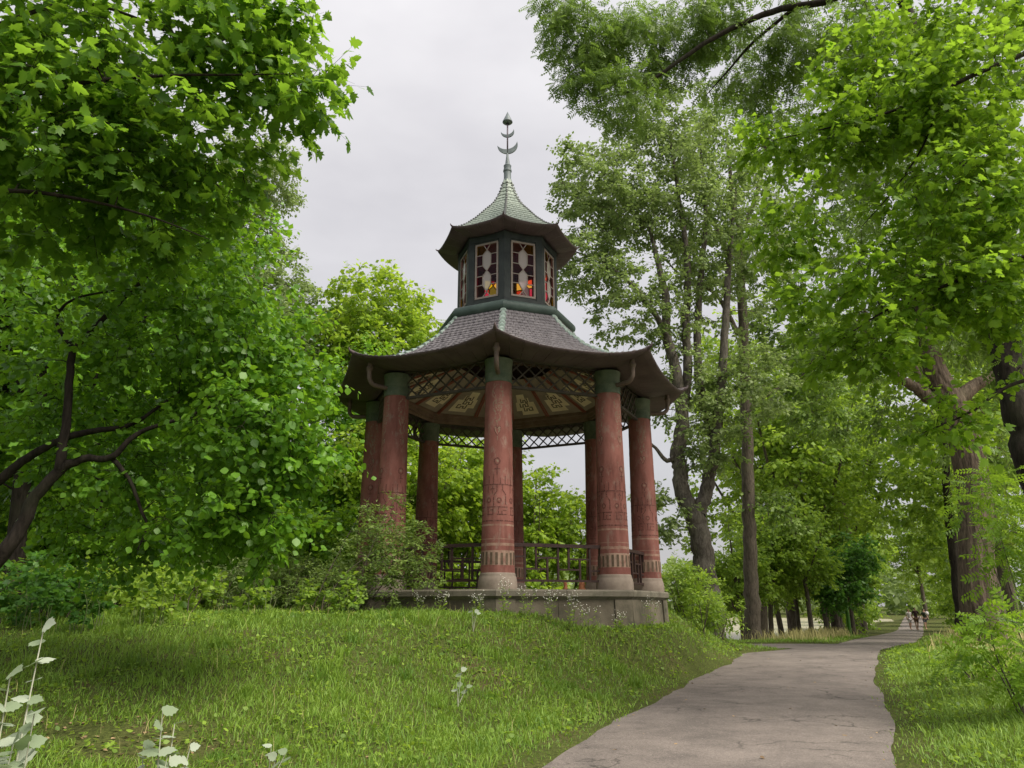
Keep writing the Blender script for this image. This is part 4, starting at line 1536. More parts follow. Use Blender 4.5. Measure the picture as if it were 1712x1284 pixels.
# --- row of trees along the causeway, right of the pavilion
b0 = gp(P(1186, 1010, 29.3)[0], 29.3) - np.array((0, 0, 0.2))
plant('white_poplar', 'big many stemmed white poplar with forked dark trunk behind the right columns', 'tree', b0,
      [([b0] + line_px(29.3, (1186, 1010), (1180, 960), (1172, 905), (1160, 860), (1143, 830), (1138, 790), (1134, 755), (1140, 700), (1130, 620), (1115, 560), (1109, 480), (1085, 380)), [0.55, 0.50, 0.45, 0.42, 0.40, 0.33, 0.31, 0.30, 0.28, 0.24, 0.2, 0.17, 0.06]),
       (line_px(29.3, (1165, 865), (1178, 830), (1186, 790), (1196, 745), (1205, 660), (1212, 560), (1218, 450), (1230, 320)), [0.3, 0.28, 0.26, 0.23, 0.2, 0.17, 0.14, 0.05]),
       (line_px(29.6, (1140, 700), (1150, 620), (1147, 540), (1150, 450), (1135, 330), (1120, 230)), [0.22, 0.2, 0.18, 0.15, 0.1, 0.04]),
       (line_px(29.9, (1196, 745), (1170, 650), (1166, 560), (1170, 480), (1180, 360), (1170, 240)), [0.2, 0.19, 0.17, 0.14, 0.1, 0.04]),
       (line_px(29.2, (1134, 755), (1115, 770), (1092, 745), (1070, 735)), [0.12, 0.09, 0.06, 0.03]),
       (line_px(29.2, (1115, 560), (1070, 490), (1010, 440), (960, 420)), [0.13, 0.1, 0.06, 0.03])],
      [blobP(1010, 330, 29.3, 85, 95, 2.5, 110), blobP(1120, 330, 29.8, 130, 150, 3.0, 170), blobP(990, 440, 29.3, 62, 70, 2.2, 60), blobP(1080, 520, 29.4, 100, 85, 2.5, 70), blobP(1220, 400, 29.8, 120, 160, 2.8, 130),
       blobP(1250, 640, 29.0, 90, 65, 2.0, 60), blobP(1180, 720, 29.0, 70, 60, 1.8, 36), blobP(1100, 850, 29, 40, 45, 1.2, 18), blobP(1120, 640, 29.4, 90, 50, 2, 30), blobP(1100, 210, 30, 110, 70, 2.4, 70), blobP(960, 300, 29.2, 32, 70, 1.4, 22)],
      T['diamond'], M['poplar'], M['bark_poplar'], leaf=0.17, twigs=5, per=15, clump=0.72, seed=41, droop=0.35, stem_r=0.03, max_branch=0.12)
b0 = gp(P(1260, 1075, 33.2)[0], 33.2) - np.array((0, 0, 0.2))
plant('ash_tree', 'tall straight ash with one bare brown trunk at the path junction', 'tree', b0,
      [([b0] + line_px(33.2, (1259, 1060), (1256, 980), (1253, 900), (1250, 780), (1247, 650), (1242, 540), (1238, 450), (1237, 386), (1225, 330), (1215, 220)), [0.42, 0.36, 0.31, 0.29, 0.27, 0.25, 0.23, 0.2, 0.16, 0.12, 0.05]),
       (line_px(33.2, (1237, 390), (1263, 333), (1280, 250), (1290, 160)), [0.13, 0.11, 0.08, 0.03]),
       (line_px(33.2, (1225, 440), (1200, 385), (1177, 340), (1161, 305), (1140, 230)), [0.15, 0.13, 0.1, 0.08, 0.03]),
       (line_px(33.2, (1234, 560), (1212, 515), (1190, 487), (1137, 459), (1110, 430)), [0.13, 0.1, 0.08, 0.06, 0.02]),
       (line_px(33.0, (1248, 690), (1290, 655), (1330, 640), (1360, 600)), [0.1, 0.08, 0.05, 0.02])],
      [blobP(1240, 250, 33.2, 110, 110, 2.6, 110), blobP(1300, 400, 33.2, 90, 90, 2.4, 80), blobP(1330, 560, 33.4, 85, 75, 2.2, 70), blobP(1380, 680, 33.4, 70, 60, 2.0, 45), blobP(1190, 430, 33.2, 60, 60, 1.8, 26), blobP(1400, 300, 33.6, 90, 130, 2.6, 80),
       blobP(1300, 860, 33.0, 50, 40, 1.2, 16)],
      T['diamond'], M['ash'], M['bark_grey'], leaf=0.21, twigs=5, per=11, clump=0.75, seed=42, droop=0.5, stem_r=0.03, trunk_sides=14)

row = proto_tree('young_maple', 'slim young maple in the row along the far causeway path', 'tree', 'slim maples along the far path', 33, 8.5, 2.0, 2.3, T['diamond'], M['herb'], M['bark_grey'], 0.21, 150, 9, 0.62, 0.14)
rspots = [(1283, 40, 1.0, 0, 0.05), (1306, 41.5, 1.05, 1, -0.08), (1332, 43, 0.9, 2, 0.03), (1352, 39, 0.85, 3, 0.0), (1378, 45, 1.0, 4, 0.05), (1240, 38.5, 0.9, 5, 0.10), (1402, 47, 0.9, 0.4, 0.0), (1425, 44.5, 0.78, 2.2, 0.0), (1320, 47.5, 1.1, 5.2, 0.02)]
for k, (px, y, s, rz, tl_) in enumerate(rspots):
    x = min(at_px(px, y), float(xl(y)) - 1.0)
    place(row, k == 0, x, y, s, rz, tilt=tl_)
dm = proto_tree('round_maple', 'small dense dark green maple at the bend of the path', 'tree', None, 34, 5.6, 2.0, 1.5, T['diamond'], M['deep'], M['bark_grey'], 0.19, 190, 9, 0.52, 0.10)
dm.children[2].data.materials[0] = M['linden']
place(dm, True, min(at_px(1428, 41.5), float(xl(41.5)) - 0.9), 41.5, 1.0, 0.3)
far = proto_tree('causeway_tree', 'pale green tree far along the causeway where the walkers are', 'tree', 'trees far along the causeway', 35, 13, 3.8, 1.2, T['diamond'], M['herb'], M['bark_grey'], 0.30, 260, 8, 0.95, 0.2)
fspots = [(54, -4.0, 0.8, 0), (64, -4.5, 0.9, 1), (76, -4.0, 1.0, 2), (92, -4.5, 1.1, 3), (58, 4.2, 0.75, 4), (70, 4.6, 0.9, 5), (84, 5.0, 1.0, 0.5), (104, 0.5, 1.2, 1.4), (108, -7, 1.3, 4), (112, 8, 1.2, 2.4)]
for k, (y, d, s, rz) in enumerate(fspots):
    x = float(xl(y)) + d if d < 0 else float(xr(y)) + d
    place(far, k == 0, x, y, s, rz)

mid = proto_tree('causeway_ash', 'tall leafy ash between the junction and the old willow', 'tree', 'ashes beyond the path junction', 36, 15.5, 3.6, 3.2, T['diamond'], M['herb'], M['bark_grey'], 0.23, 230, 10, 0.85, 0.2)
for k, (px, y, s, rz) in enumerate([(1395, 46, 1.25, 0), (1325, 46, 1.5, 1.2), (1470, 57, 1.4, 2.2), (1270, 54, 1.45, 4), (1425, 54, 1.6, 3.3)]):
    place(mid, k == 0, min(at_px(px, y), float(xl(y)) - 2.0), y, s, rz)
for k, (y, d, s, rz) in enumerate([(33, 4.4, 1.15, 0.6), (41, 4.4, 1.25, 2.0), (50, 4.8, 1.2, 3.1)]):
    o = place(mid, False, float(xr(y)) + d, y, s, rz, 'tall leafy ash on the right bank behind the old willow')
    o['group'] = 'ashes on the right bank'
th = proto_tree('thicket_shrub', 'dense green thicket shrub at the back of the left wood', 'shrub', 'thicket shrubs in the left wood', 37, 3.6, 1.9, 0.15, T['diamond'], M['thicket'], M['bark'], 0.19, 150, 7, 0.5, 0.05)
for k, (px, y, s, rz) in enumerate([(30, 20, 1, 0), (130, 23, 1.1, 1), (215, 27, 1.2, 2), (300, 24, 0.9, 3), (390, 23, 1.0, 4), (470, 25, 1.0, 5), (550, 22.5, 0.9, 0.5), (600, 30, 1.4, 1.5), (510, 33, 1.5, 2.5), (420, 34, 1.5, 3.5), (-40, 24, 1.4, 4.5), (60, 33, 1.8, 5.5), (330, 38, 1.8, 0.2), (690, 33, 1.3, 3.9), (800, 36, 1.4, 1.9), (80, 17, 0.75, 2.2), (200, 18, 0.8, 3.1), (350, 20.5, 0.8, 0.9), (500, 20, 0.75, 5.1)]):
    place(th, k == 0, at_px(px, y), y, s, rz)

# --- right side: old willow, leaning robinia, near maple
b0 = gp(P(1655, 1100, 22.8)[0], 22.8) - np.array((0, 0, 0.25))
kq, kr = smooth_line([b0] + line_px(22.8, (1652, 1100), (1643, 1050), (1636, 1000), (1632, 930), (1631, 850), (1620, 770), (1603, 705), (1584, 660), (1562, 615), (1545, 540), (1530, 430)),
                     [0.78, 0.68, 0.55, 0.50, 0.47, 0.46, 0.46, 0.44, 0.40, 0.33, 0.22, 0.10], 8)
willow = plant('old_willow', 'old willow with thick furrowed trunk forking beside the path', 'tree', b0,
               [(line_px(22.8, (1560, 668), (1535, 650), (1510, 636), (1484, 616), (1462, 570), (1440, 500)), [0.24, 0.18, 0.15, 0.12, 0.08, 0.03]),
                (line_px(22.8, (1598, 668), (1637, 642), (1671, 618), (1720, 560), (1760, 480)), [0.26, 0.2, 0.17, 0.12, 0.05]),
                (line_px(22.7, (1545, 650), (1518, 585), (1510, 540)), [0.1, 0.07, 0.03])],
               [blobP(1500, 430, 23.2, 130, 120, 2.4, 110), blobP(1620, 500, 23.4, 130, 130, 2.6, 110), blobP(1430, 560, 23.4, 55, 70, 1.6, 30), blobP(1650, 760, 23.8, 60, 60, 1.6, 26), blobP(1700, 330, 23.5, 130, 130, 2.6, 70),
                blobP(1500, 700, 24.0, 40, 40, 1.2, 10)],
               T['narrow'], M['ash'], M['bark_deep'], leaf=0.24, twigs=5, per=11, clump=0.72, seed=51, droop=0.7, stem_r=0.025)
# furrowed main stem, displaced ridge by ridge
m_, n_ = len(kq), 72
t_ = nrm(np.gradient(kq, axis=0))
s_ = nrm(np.cross(t_, np.array((0.0, 1.0, 0.1))))
u_ = np.cross(s_, t_)
aa = np.linspace(0, 2 * PI, n_, endpoint=False)
hh = np.linspace(0, 12, m_)[:, None]
fur = np.abs(np.sin(aa[None, :] * 7 + 0.9 * np.sin(hh * 1.3 + aa[None, :] * 2) + 0.5 * np.sin(hh * 3.1))) ** 0.6 + 0.35 * np.abs(np.sin(aa[None, :] * 15 + 1.3 * np.sin(hh * 2.2) + hh))
flare = 1 + 0.18 * np.exp(-hh / 0.7) * np.cos(aa[None, :] * 5 + 1)
rr_ = kr[:, None] * flare * (0.90 + 0.10 * fur)
kv = (kq[:, None, :] - b0) + rr_[:, :, None] * (np.cos(aa)[None, :, None] * s_[:, None, :] + np.sin(aa)[None, :, None] * u_[:, None, :])
k_ = np.arange(m_ - 1)[:, None] * n_
i_ = np.arange(n_)[None, :]
j_ = (i_ + 1) % n_
q_ = np.stack([k_ + i_, k_ + j_, k_ + n_ + j_, k_ + n_ + i_], -1).reshape(-1)
link('main_stem', np_mesh('main_stem', kv.reshape(-1, 3), q_, np.arange(len(q_) // 4) * 4, M['bark_deep']), willow)

b0 = gp(8.9, 11.2) - np.array((0, 0, 0.15))
plant('robinia_tree', 'leaning dark robinia trunk with feathery leaves hanging from the picture top', 'tree', b0,
      [([b0] + line_px([11, 13.5], (1790, 960), (1735, 800), (1705, 690), (1684, 606), (1672, 520), (1655, 400), (1625, 315), (1600, 245), (1548, 100), (1480, -60), (1400, -160)), [0.3, 0.27, 0.25, 0.24, 0.23, 0.22, 0.20, 0.18, 0.16, 0.13, 0.1, 0.06]),
       (line_px([13.4, 15.2], (1500, -20), (1440, -20), (1380, 2), (1290, 20), (1190, 65), (1110, 120), (1060, 150), (1000, 170)), [0.11, 0.09, 0.085, 0.075, 0.06, 0.045, 0.025, 0.01]),
       (line_px([14.2, 15.5], (1330, 12), (1260, 70), (1220, 115), (1180, 160)), [0.05, 0.035, 0.025, 0.01]),
       (line_px([12, 11.4], (1650, 385), (1685, 310), (1725, 275), (1790, 240)), [0.12, 0.1, 0.08, 0.04])],
      [blobP(985, 70, 15.2, 85, 75, 0.9, 46), blobP(1090, 70, 15.3, 90, 75, 1.1, 44), blobP(1190, 40, 15.3, 110, 60, 1.2, 44), blobP(1270, 130, 15.6, 90, 75, 1.2, 36), blobP(930, 20, 15, 45, 38, 0.6, 12), blobP(1040, 165, 15, 62, 36, 0.7, 16),
       blobP(985, 140, 15, 45, 36, 0.5, 12), blobP(1360, 60, 14.6, 90, 90, 1.2, 40), blobP(1460, 90, 13.8, 110, 90, 1.0, 34), blobP(1580, 110, 13.2, 130, 110, 1.1, 40), blobP(1420, 230, 14.2, 100, 80, 1.0, 28), blobP(1530, 300, 13.4, 110, 90, 1.0, 30), blobP(1660, 330, 12.4, 90, 150, 1.0, 34), blobP(1650, 560, 12.2, 70, 90, 0.8, 18)],
      T['pinnate'], M['ash'], M['bark'], leaf=0.29, twigs=5, per=5, clump=0.42, seed=52, droop=0.6, n_single=0, stem_r=0.016, rough_r=0.8)
b0 = gp(9.4, 8.6) - np.array((0, 0, 0.15))
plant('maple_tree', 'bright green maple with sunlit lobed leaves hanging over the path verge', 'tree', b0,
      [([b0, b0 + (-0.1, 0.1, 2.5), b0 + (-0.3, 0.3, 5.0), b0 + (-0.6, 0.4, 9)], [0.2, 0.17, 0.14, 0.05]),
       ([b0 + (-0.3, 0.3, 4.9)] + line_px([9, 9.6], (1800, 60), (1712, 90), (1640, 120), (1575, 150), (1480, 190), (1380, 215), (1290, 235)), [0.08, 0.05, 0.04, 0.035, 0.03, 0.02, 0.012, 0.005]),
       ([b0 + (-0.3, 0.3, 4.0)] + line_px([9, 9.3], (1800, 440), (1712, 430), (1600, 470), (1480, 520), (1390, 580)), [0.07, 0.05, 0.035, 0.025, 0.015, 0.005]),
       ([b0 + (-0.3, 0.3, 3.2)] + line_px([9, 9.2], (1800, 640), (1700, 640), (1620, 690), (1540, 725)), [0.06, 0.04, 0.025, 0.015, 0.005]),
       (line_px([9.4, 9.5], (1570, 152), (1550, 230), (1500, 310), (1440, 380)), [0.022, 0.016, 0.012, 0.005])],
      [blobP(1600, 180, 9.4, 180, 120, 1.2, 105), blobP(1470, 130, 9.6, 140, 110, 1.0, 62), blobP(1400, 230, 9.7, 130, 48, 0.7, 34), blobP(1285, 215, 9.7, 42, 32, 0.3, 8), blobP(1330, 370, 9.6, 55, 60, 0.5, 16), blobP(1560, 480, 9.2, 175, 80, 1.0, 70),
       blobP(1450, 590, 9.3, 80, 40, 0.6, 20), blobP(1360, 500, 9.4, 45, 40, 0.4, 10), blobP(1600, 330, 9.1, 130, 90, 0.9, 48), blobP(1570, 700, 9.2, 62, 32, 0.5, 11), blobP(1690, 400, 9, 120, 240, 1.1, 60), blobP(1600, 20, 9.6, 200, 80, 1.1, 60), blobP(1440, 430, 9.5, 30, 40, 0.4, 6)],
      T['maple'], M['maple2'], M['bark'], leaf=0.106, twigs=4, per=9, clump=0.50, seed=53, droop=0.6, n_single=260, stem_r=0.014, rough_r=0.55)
b0 = gp(P(1608, 1060, 26.5)[0], 26.5)
plant('young_ash', 'slender dark ash stem standing just behind the old willow', 'tree', b0,
      [([b0] + line_px(26.5, (1604, 1000), (1592, 900), (1583, 820), (1580, 740), (1570, 660)), [0.2, 0.18, 0.16, 0.14, 0.1, 0.04])],
      [blobP(1560, 850, 27.5, 50, 90, 1.5, 50), blobP(1530, 760, 28, 50, 60, 1.6, 34), blobP(1600, 940, 28, 40, 60, 1.3, 24)],
      T['diamond'], M['herb'], M['bark'], leaf=0.20, twigs=5, per=9, clump=0.55, seed=54, droop=0.5, stem_r=0.02)


# --- shrubs
def shrub(name, label, x, y, blobs, tm, mat, leaf, per, clump, seed, stems=7, spread=0.35, twigs=4, group=None, droop=0.15, bark='bark_grey', sr=0.010, tall=0.8, rough_r=0.7, cat='shrub', n_single=0):
    g = random.Random(seed)
    b = gp(x, y) - np.array((0, 0, 0.05))
    limbs = []
    top = max(c[2] + r[2] for c, r, n in blobs)
    cx = np.mean([c for c, r, n in blobs], 0)
    for k in range(stems):
        a = 2 * PI * k / stems + g.random()
        c, r, n = blobs[k % len(blobs)]
        e = c + np.array((math.cos(a) * r[0] * 0.7, math.sin(a) * r[1] * 0.7, g.uniform(-0.2, 0.6) * r[2]))
        s0 = b + np.array((math.cos(a) * spread, math.sin(a) * spread * 0.6, 0))
        s0[2] = float(ground_h(s0[0], s0[1])) - 0.05
        mid = s0 * 0.5 + e * 0.5 + np.array((g.uniform(-.1, .1), g.uniform(-.1, .1), 0.1))
        limbs.append(([s0, mid, e], [sr * 1.6, sr, sr * 0.4]))
    return plant(name, label, cat, b, limbs, blobs, tm, mat, M[bark], leaf=leaf, twigs=twigs, per=per, clump=clump, seed=seed, droop=droop, stem_r=sr, trunk_sides=6, group=group, crown_name='foliage', rough_r=rough_r, n_single=n_single)


shrub('dogwood_shrub', 'loose twiggy shrub growing against the pavilion base in front of the left columns', -3.4, 14.6,
      [blobP(655, 925, 14.7, 62, 55, 0.6, 60), blobP(625, 890, 14.9, 40, 40, 0.5, 26), blobP(690, 900, 14.8, 45, 40, 0.4, 22), blobP(640, 985, 14.5, 55, 35, 0.5, 26), blobP(700, 950, 14.6, 40, 40, 0.4, 18), blobP(640, 850, 15, 34, 34, 0.4, 9), blobP(600, 940, 14.8, 45, 60, 0.5, 34), blobP(570, 985, 14.8, 40, 40, 0.5, 18)],
      T['narrow'], M['shrub'], 0.085, 10, 0.24, 61, 12, 0.5, sr=0.009)
for k, (px, y, h, w, lab, mt_) in enumerate([(540, 16.5, 0.9, 0.95, 'light green rounded shrub left of the pavilion base', 'shrub'), (470, 18.5, 1.1, 1.0, 'pale bushy shrub on the grassy crest between wood and pavilion', 'shrub'),
                                             (385, 17.5, 1.25, 1.05, 'grey green dome shaped shrub under the drooping linden leaves', 'poplar'), (300, 18.5, 0.8, 1.1, 'low leafy undergrowth shrub beside dark wood trunks', 'herb')]):
    x = at_px(px, y)
    c = gp(x, y)
    shrub('shrub', lab, x, y, [(c + (0, 0, h * 0.62), np.array((w, 0.8, h * 0.6)), 70), (c + (0.4, 0, h * 0.9), np.array((w * 0.5, 0.5, h * 0.35)), 20)], T['narrow' if k != 3 else 'oval'], M[mt_], 0.09, 10, 0.26, 70 + k, 9, 0.4, group=None)
for k, (px, y, h, w, lab) in enumerate([(1150, 21.5, 1.15, 1.0, 'bright green willowy shrub right of the pavilion base'), (1185, 24.0, 1.0, 1.0, 'leafy shrub at the foot of the forked white poplar')]):
    x = at_px(px, y)
    c = gp(x, y)
    shrub('willow_shrub', lab, x, y, [(c + (0, 0, h * 0.6), np.array((w, 0.8, h * 0.62)), 75), (c + (-0.3, 0, h * 1.0), np.array((w * 0.6, 0.5, h * 0.4)), 26)], T['narrow'], M['herb'], 0.12, 10, 0.30, 80 + k, 10, 0.4)
for k, (px, py, y, rx, rz_, n, lab) in enumerate([(1690, 880, 10.5, 75, 110, 34, 'feathery robinia sucker at the picture edge in front of the willow trunk'), (1690, 1090, 9.0, 70, 80, 26, 'low feathery robinia sprout on the right verge'),
                                                  (1625, 1120, 13.0, 40, 45, 14, 'small robinia sprout at the foot of the furrowed willow')]):
    bl = blobP(px, py, y, rx, rz_, 0.5, n)
    shrub('robinia_sprout', lab, bl[0][0] + 0.2, y, [bl], T['pinnate'], M['robinia'], 0.24, 4, 0.30, 90 + k, 6, 0.2, droop=0.3, sr=0.008, twigs=3)
for k, (x, y, h, lab) in enumerate([(-8.2, 12.5, 1.0, 'dark leafy undergrowth at the edge of the wood below the linden trunk'), (-6.6, 13.6, 0.9, 'sunlit herbs below the linden at the wood edge'), (-9.6, 15.5, 1.1, 'taller leafy herbs between the dark wood trunks'), (-7.7, 16.5, 0.8, 'yellow green herb thicket behind the grassy crest')]):
    c = gp(x, y)
    shrub('undergrowth', lab, x, y, [(c + (0, 0, h * 0.5), np.array((1.5, 1.0, h * 0.55)), 70)], T['oval'], M['herb' if k else 'deep'], 0.10, 8, 0.28, 100 + k, 10, 0.9, cat='undergrowth')

for k, (px, y, h, lab) in enumerate([(430, 13.2, 0.75, 'upright leafy nettles on the grassy crest under the drooping linden'), (575, 13.8, 0.7, 'bright upright nettles in the grass left of the twiggy shrub'), (520, 14.6, 0.8, 'pale nettles against the rounded shrub'), (255, 12.0, 0.7, 'tall nettles at the shaded wood edge'), (150, 11.4, 0.8, 'broad leaved herbs below the crooked linden trunk'), (60, 11.8, 0.9, 'dark herbs at the foot of the linden')]):
    x = at_px(px, y)
    c = gp(x, y)
    shrub('nettle_plant', lab, x, y, [(c + (0, 0, h * 0.55), np.array((0.32, 0.25, h * 0.5)), 16)], T['oval'], M['herb' if k < 4 else 'deep'], 0.085, 7, 0.16, 120 + k, 9, 0.22, bark='stem', sr=0.005, twigs=3, cat='weed')

# ------------------------------------------------------------------ far wood round the lake
g = np.random.default_rng(91)
n = 45000
an = g.uniform(-1.25, 1.25, n)
rd = g.uniform(168, 205, n)
hx = 13 + 4 * np.sin(an * 23) + 3 * np.sin(an * 57 + 1) + 2.5 * np.sin(an * 131)
zz = g.random(n) ** 0.8 * hx
fp = np.stack([np.sin(an) * rd, np.cos(an) * rd, zz], -1)
fw = leaf_mesh('far_wood', T['diamond'], fp, frames(g.normal(size=(n, 3)), np.array((0, 0, 1.0)) + g.normal(size=(n, 3)) * 0.8), 1.1 + 0.9 * g.random(n), np.clip(g.random(n) * 0.5 + 0.25 + 0.25 * np.sin(an * 40), 0, 1), M['poplar'])
tag(link('far_wood', fw), 'distant pale green trees along the far lake shore', 'wood', kind='stuff')


# ------------------------------------------------------------------ grass
def land_mask(x, y):
    dl = (xl(y) - x) * 0.9
    dr = (x - xr(y)) * 0.9
    e = 0.06 * wob(x * 1.9 + 3, y * 1.9)
    ok = (dl > -0.12 + e) | (dr > -0.12 + e)
    sp_ = (y > 25.9) & (y < 29.7) & (x > -1.2) & (x < xl(28) + 1)
    rx, ry = x - PAV[0], y - PAV[1]
    ang = (np.arctan2(rx, -ry) + 0.046) % (PI / 4) - PI / 8
    ap = np.hypot(rx, ry) * np.cos(ang)
    return ok & ~sp_ & (ap > 3.39 * C8 * PAV_S + 0.01), dl, dr


def bare(x, y):
    """Trodden earth: the dusty patch under the maple, the worn bank by the base corner, odd spots."""
    a = np.exp(-(((x + 3.7) / 2.0) ** 2 + ((y - 7.4) / 0.62) ** 2)) * 1.5 * (0.75 + 0.6 * wob(x * 1.3, y * 1.7))
    c = np.exp(-(((x - 4.6) / 0.55) ** 2 + ((y - 19.3) / 1.0) ** 2)) * 1.0
    d = np.clip(wob(x * 0.55 + 7, y * 0.6 + 1) - 0.34, 0, 1) * 2.4 + np.clip(wob(x * 2.1 + 1, y * 2.3) - 0.45, 0, 1) * 1.6
    return a + c + d


def visible(x, y, z, mx=0.04):
    r = np.stack([x, y, z], -1) - CAMP
    c, s = math.cos(PITCH), math.sin(PITCH)
    d = r[:, 1] * c + r[:, 2] * s
    v = -r[:, 1] * s + r[:, 2] * c
    return (d > 0.4) & (abs(r[:, 0] / d) < 856 / F_PX + mx) & (v / d > -642 / F_PX - mx * 2)


def blades(name, x, y, length, width, lean, tint, mat, g):
    n = len(x)
    z = ground_h(x, y) - 0.012
    a = g.uniform(0, 2 * PI, n)
    ld = np.stack([np.cos(a), np.sin(a), np.zeros(n)], -1)
    b = g.uniform(0, 2 * PI, n)
    wd = np.stack([np.cos(b), np.sin(b) * 0.5, np.zeros(n)], -1) * width[:, None]
    p0 = np.stack([x, y, z], -1)
    up = np.array((0, 0, 1.0))
    p1 = p0 + up * (length * 0.55)[:, None] + ld * (length * lean * 0.35)[:, None]
    p2 = p0 + up * (length * (1 - 0.45 * lean))[:, None] + ld * (length * lean)[:, None]
    v = np.stack([p0 - wd, p0 + wd, p1 + wd * 0.75, p1 - wd * 0.75, p2], 1).reshape(-1, 3)
    i = np.arange(n)[:, None] * 5
    lp = np.concatenate([i + 0, i + 1, i + 2, i + 3, i + 3, i + 2, i + 4], 1).ravel()
    st = (np.arange(n)[:, None] * 7 + np.array([[0, 4]])).ravel()
    return np_mesh(name, v, lp, st, mat, np.repeat(tint, 5))


g = np.random.default_rng(101)
n = 1400000
X = g.uniform(-13, 24, n)
Y = 2.2 + 42 * g.random(n) ** 1.25
keep = g.random(n) < np.clip((8.5 / Y) ** 1.15, 0, 1)
X, Y = X[keep], Y[keep]
Z = ground_h(X, Y)
keep = visible(X, Y, Z, 0.28) & (Z > -0.6)
X, Y, Z = X[keep], Y[keep], Z[keep]
lm, DL, DR = land_mask(X, Y)
bz = bare(X, Y) + g.random(len(X)) * 0.5
hid = (np.hypot(X - PAV[0], Y - PAV[1]) < 12) & (Y > PAV[1] + 1.5) & (X < 3.0) & (X > -5)   # behind the pavilion nothing is seen
edge = np.clip(np.minimum(np.where(DL > -0.3, DL, 9), np.where(DR > -0.3, DR, 9)), 0, 9)
keep = lm & (bz < 0.9) & ~hid & (g.random(len(X)) < 0.12 + edge * 1.5)
X, Y, DL, DR, edge = X[keep], Y[keep], DL[keep], DR[keep], edge[keep]
if len(X) > 215000:
    sub = g.permutation(len(X))[:215000]
    X, Y, DL, DR, edge = X[sub], Y[sub], DL[sub], DR[sub], edge[sub]
nb = len(X)
patch = wob(X * 0.6, Y * 0.7) + 0.6 * wob(X * 1.7 + 4, Y * 1.5)
ln = (0.060 + 0.095 * g.random(nb) ** 1.4) * (1 + 0.45 * np.clip(patch, -0.6, 1)) * (0.55 + 0.45 * ss(0, 0.6, edge))
ln = ln * (1 + 1.0 * ss(1.0, 3.0, DR)) * np.where(g.random(nb) < 0.03, 1.9, 1.0) * (1 + 1.3 * ss(0.55, 0.85, wob(X * 2.3 + 9, Y * 2.1)))
wd = 0.0022 + 0.00042 * Y
tn = np.clip(0.42 + 0.28 * patch + g.normal(size=nb) * 0.2, 0, 1)
tag(link('grass', blades('grass', X, Y, ln, wd, g.uniform(0.25, 1.15, nb), tn, M['grass'], g)), 'short green grass of the knoll and the verges', 'grass', kind='stuff')
# thicker tussocks
tc_x, tc_y = g.uniform(-9, 4, 260), 5.2 + 10 * g.random(260) ** 1.1
tx = np.repeat(tc_x, 70) + g.normal(size=260 * 70) * np.repeat(g.uniform(0.04, 0.16, 260), 70)
ty = np.repeat(tc_y, 70) + g.normal(size=260 * 70) * np.repeat(g.uniform(0.04, 0.16, 260), 70)
tl_, th_ = np.repeat(g.uniform(0.10, 0.24, 260), 70), np.repeat(g.uniform(0.0, 0.75, 260), 70)
lm, DL, DR = land_mask(tx, ty)
keep = lm & (DL > 0.35) & visible(tx, ty, ground_h(tx, ty))
tx, ty, tl_, th_ = tx[keep], ty[keep], tl_[keep], th_[keep]
tag(link('tussocks', blades('tussocks', tx, ty, tl_ * (0.6 + 0.6 * g.random(len(tx))), 0.0026 + 0.0004 * ty, g.uniform(0.2, 1.0, len(tx)), np.clip(th_ + g.normal(size=len(tx)) * 0.15, 0, 1), M['grass'], g)), 'longer darker grass tussocks scattered over the lawn', 'grass', kind='stuff')
sx, sy = g.uniform(-9, 5, 2600), 4.5 + 11 * g.random(2600)
lm, DL, DR = land_mask(sx, sy)
keep = lm & (DL > 0.2) & (wob(sx * 0.8 + 2, sy * 0.9) + g.normal(size=2600) * 0.3 > 0.15)
sx, sy = sx[keep], sy[keep]
tag(link('grass_stalks', blades('grass_stalks', sx, sy, g.uniform(0.14, 0.34, len(sx)), 0.0011 + 0.00018 * sy, g.uniform(0.1, 0.8, len(sx)), g.random(len(sx)), M['straw'], g)), 'thin dry seed stalks among the lawn grass', 'grass', kind='stuff')
# dry tall grass on the right verge and beyond the junction
n = 60000
Xs = g.uniform(3, 26, n)
Ys = g.uniform(9, 46, n)
lm, DL, DR = land_mask(Xs, Ys)
Zs = ground_h(Xs, Ys)
pr_ = (ss(0.9, 2.6, DR) * ss(11, 17, Ys) * 0.8 + ss(0.4, 1.5, DL) * (1 - ss(3.0, 4.5, DL)) * ss(30.5, 32, Ys)) * (0.5 + 0.8 * wob(Xs * 0.8, Ys * 0.8))
keep = lm & (g.random(n) < pr_) & visible(Xs, Ys, Zs) & (Zs > -0.7)
Xs, Ys = Xs[keep], Ys[keep]
ns = len(Xs)
tag(link('tall_grass', blades('tall_grass', Xs, Ys, 0.28 + 0.38 * g.random(ns), 0.0025 + 0.0004 * Ys, g.uniform(0.1, 0.6, ns), g.random(ns), M['straw'], g)), 'tall straw coloured grass along the right verge', 'grass', kind='stuff')
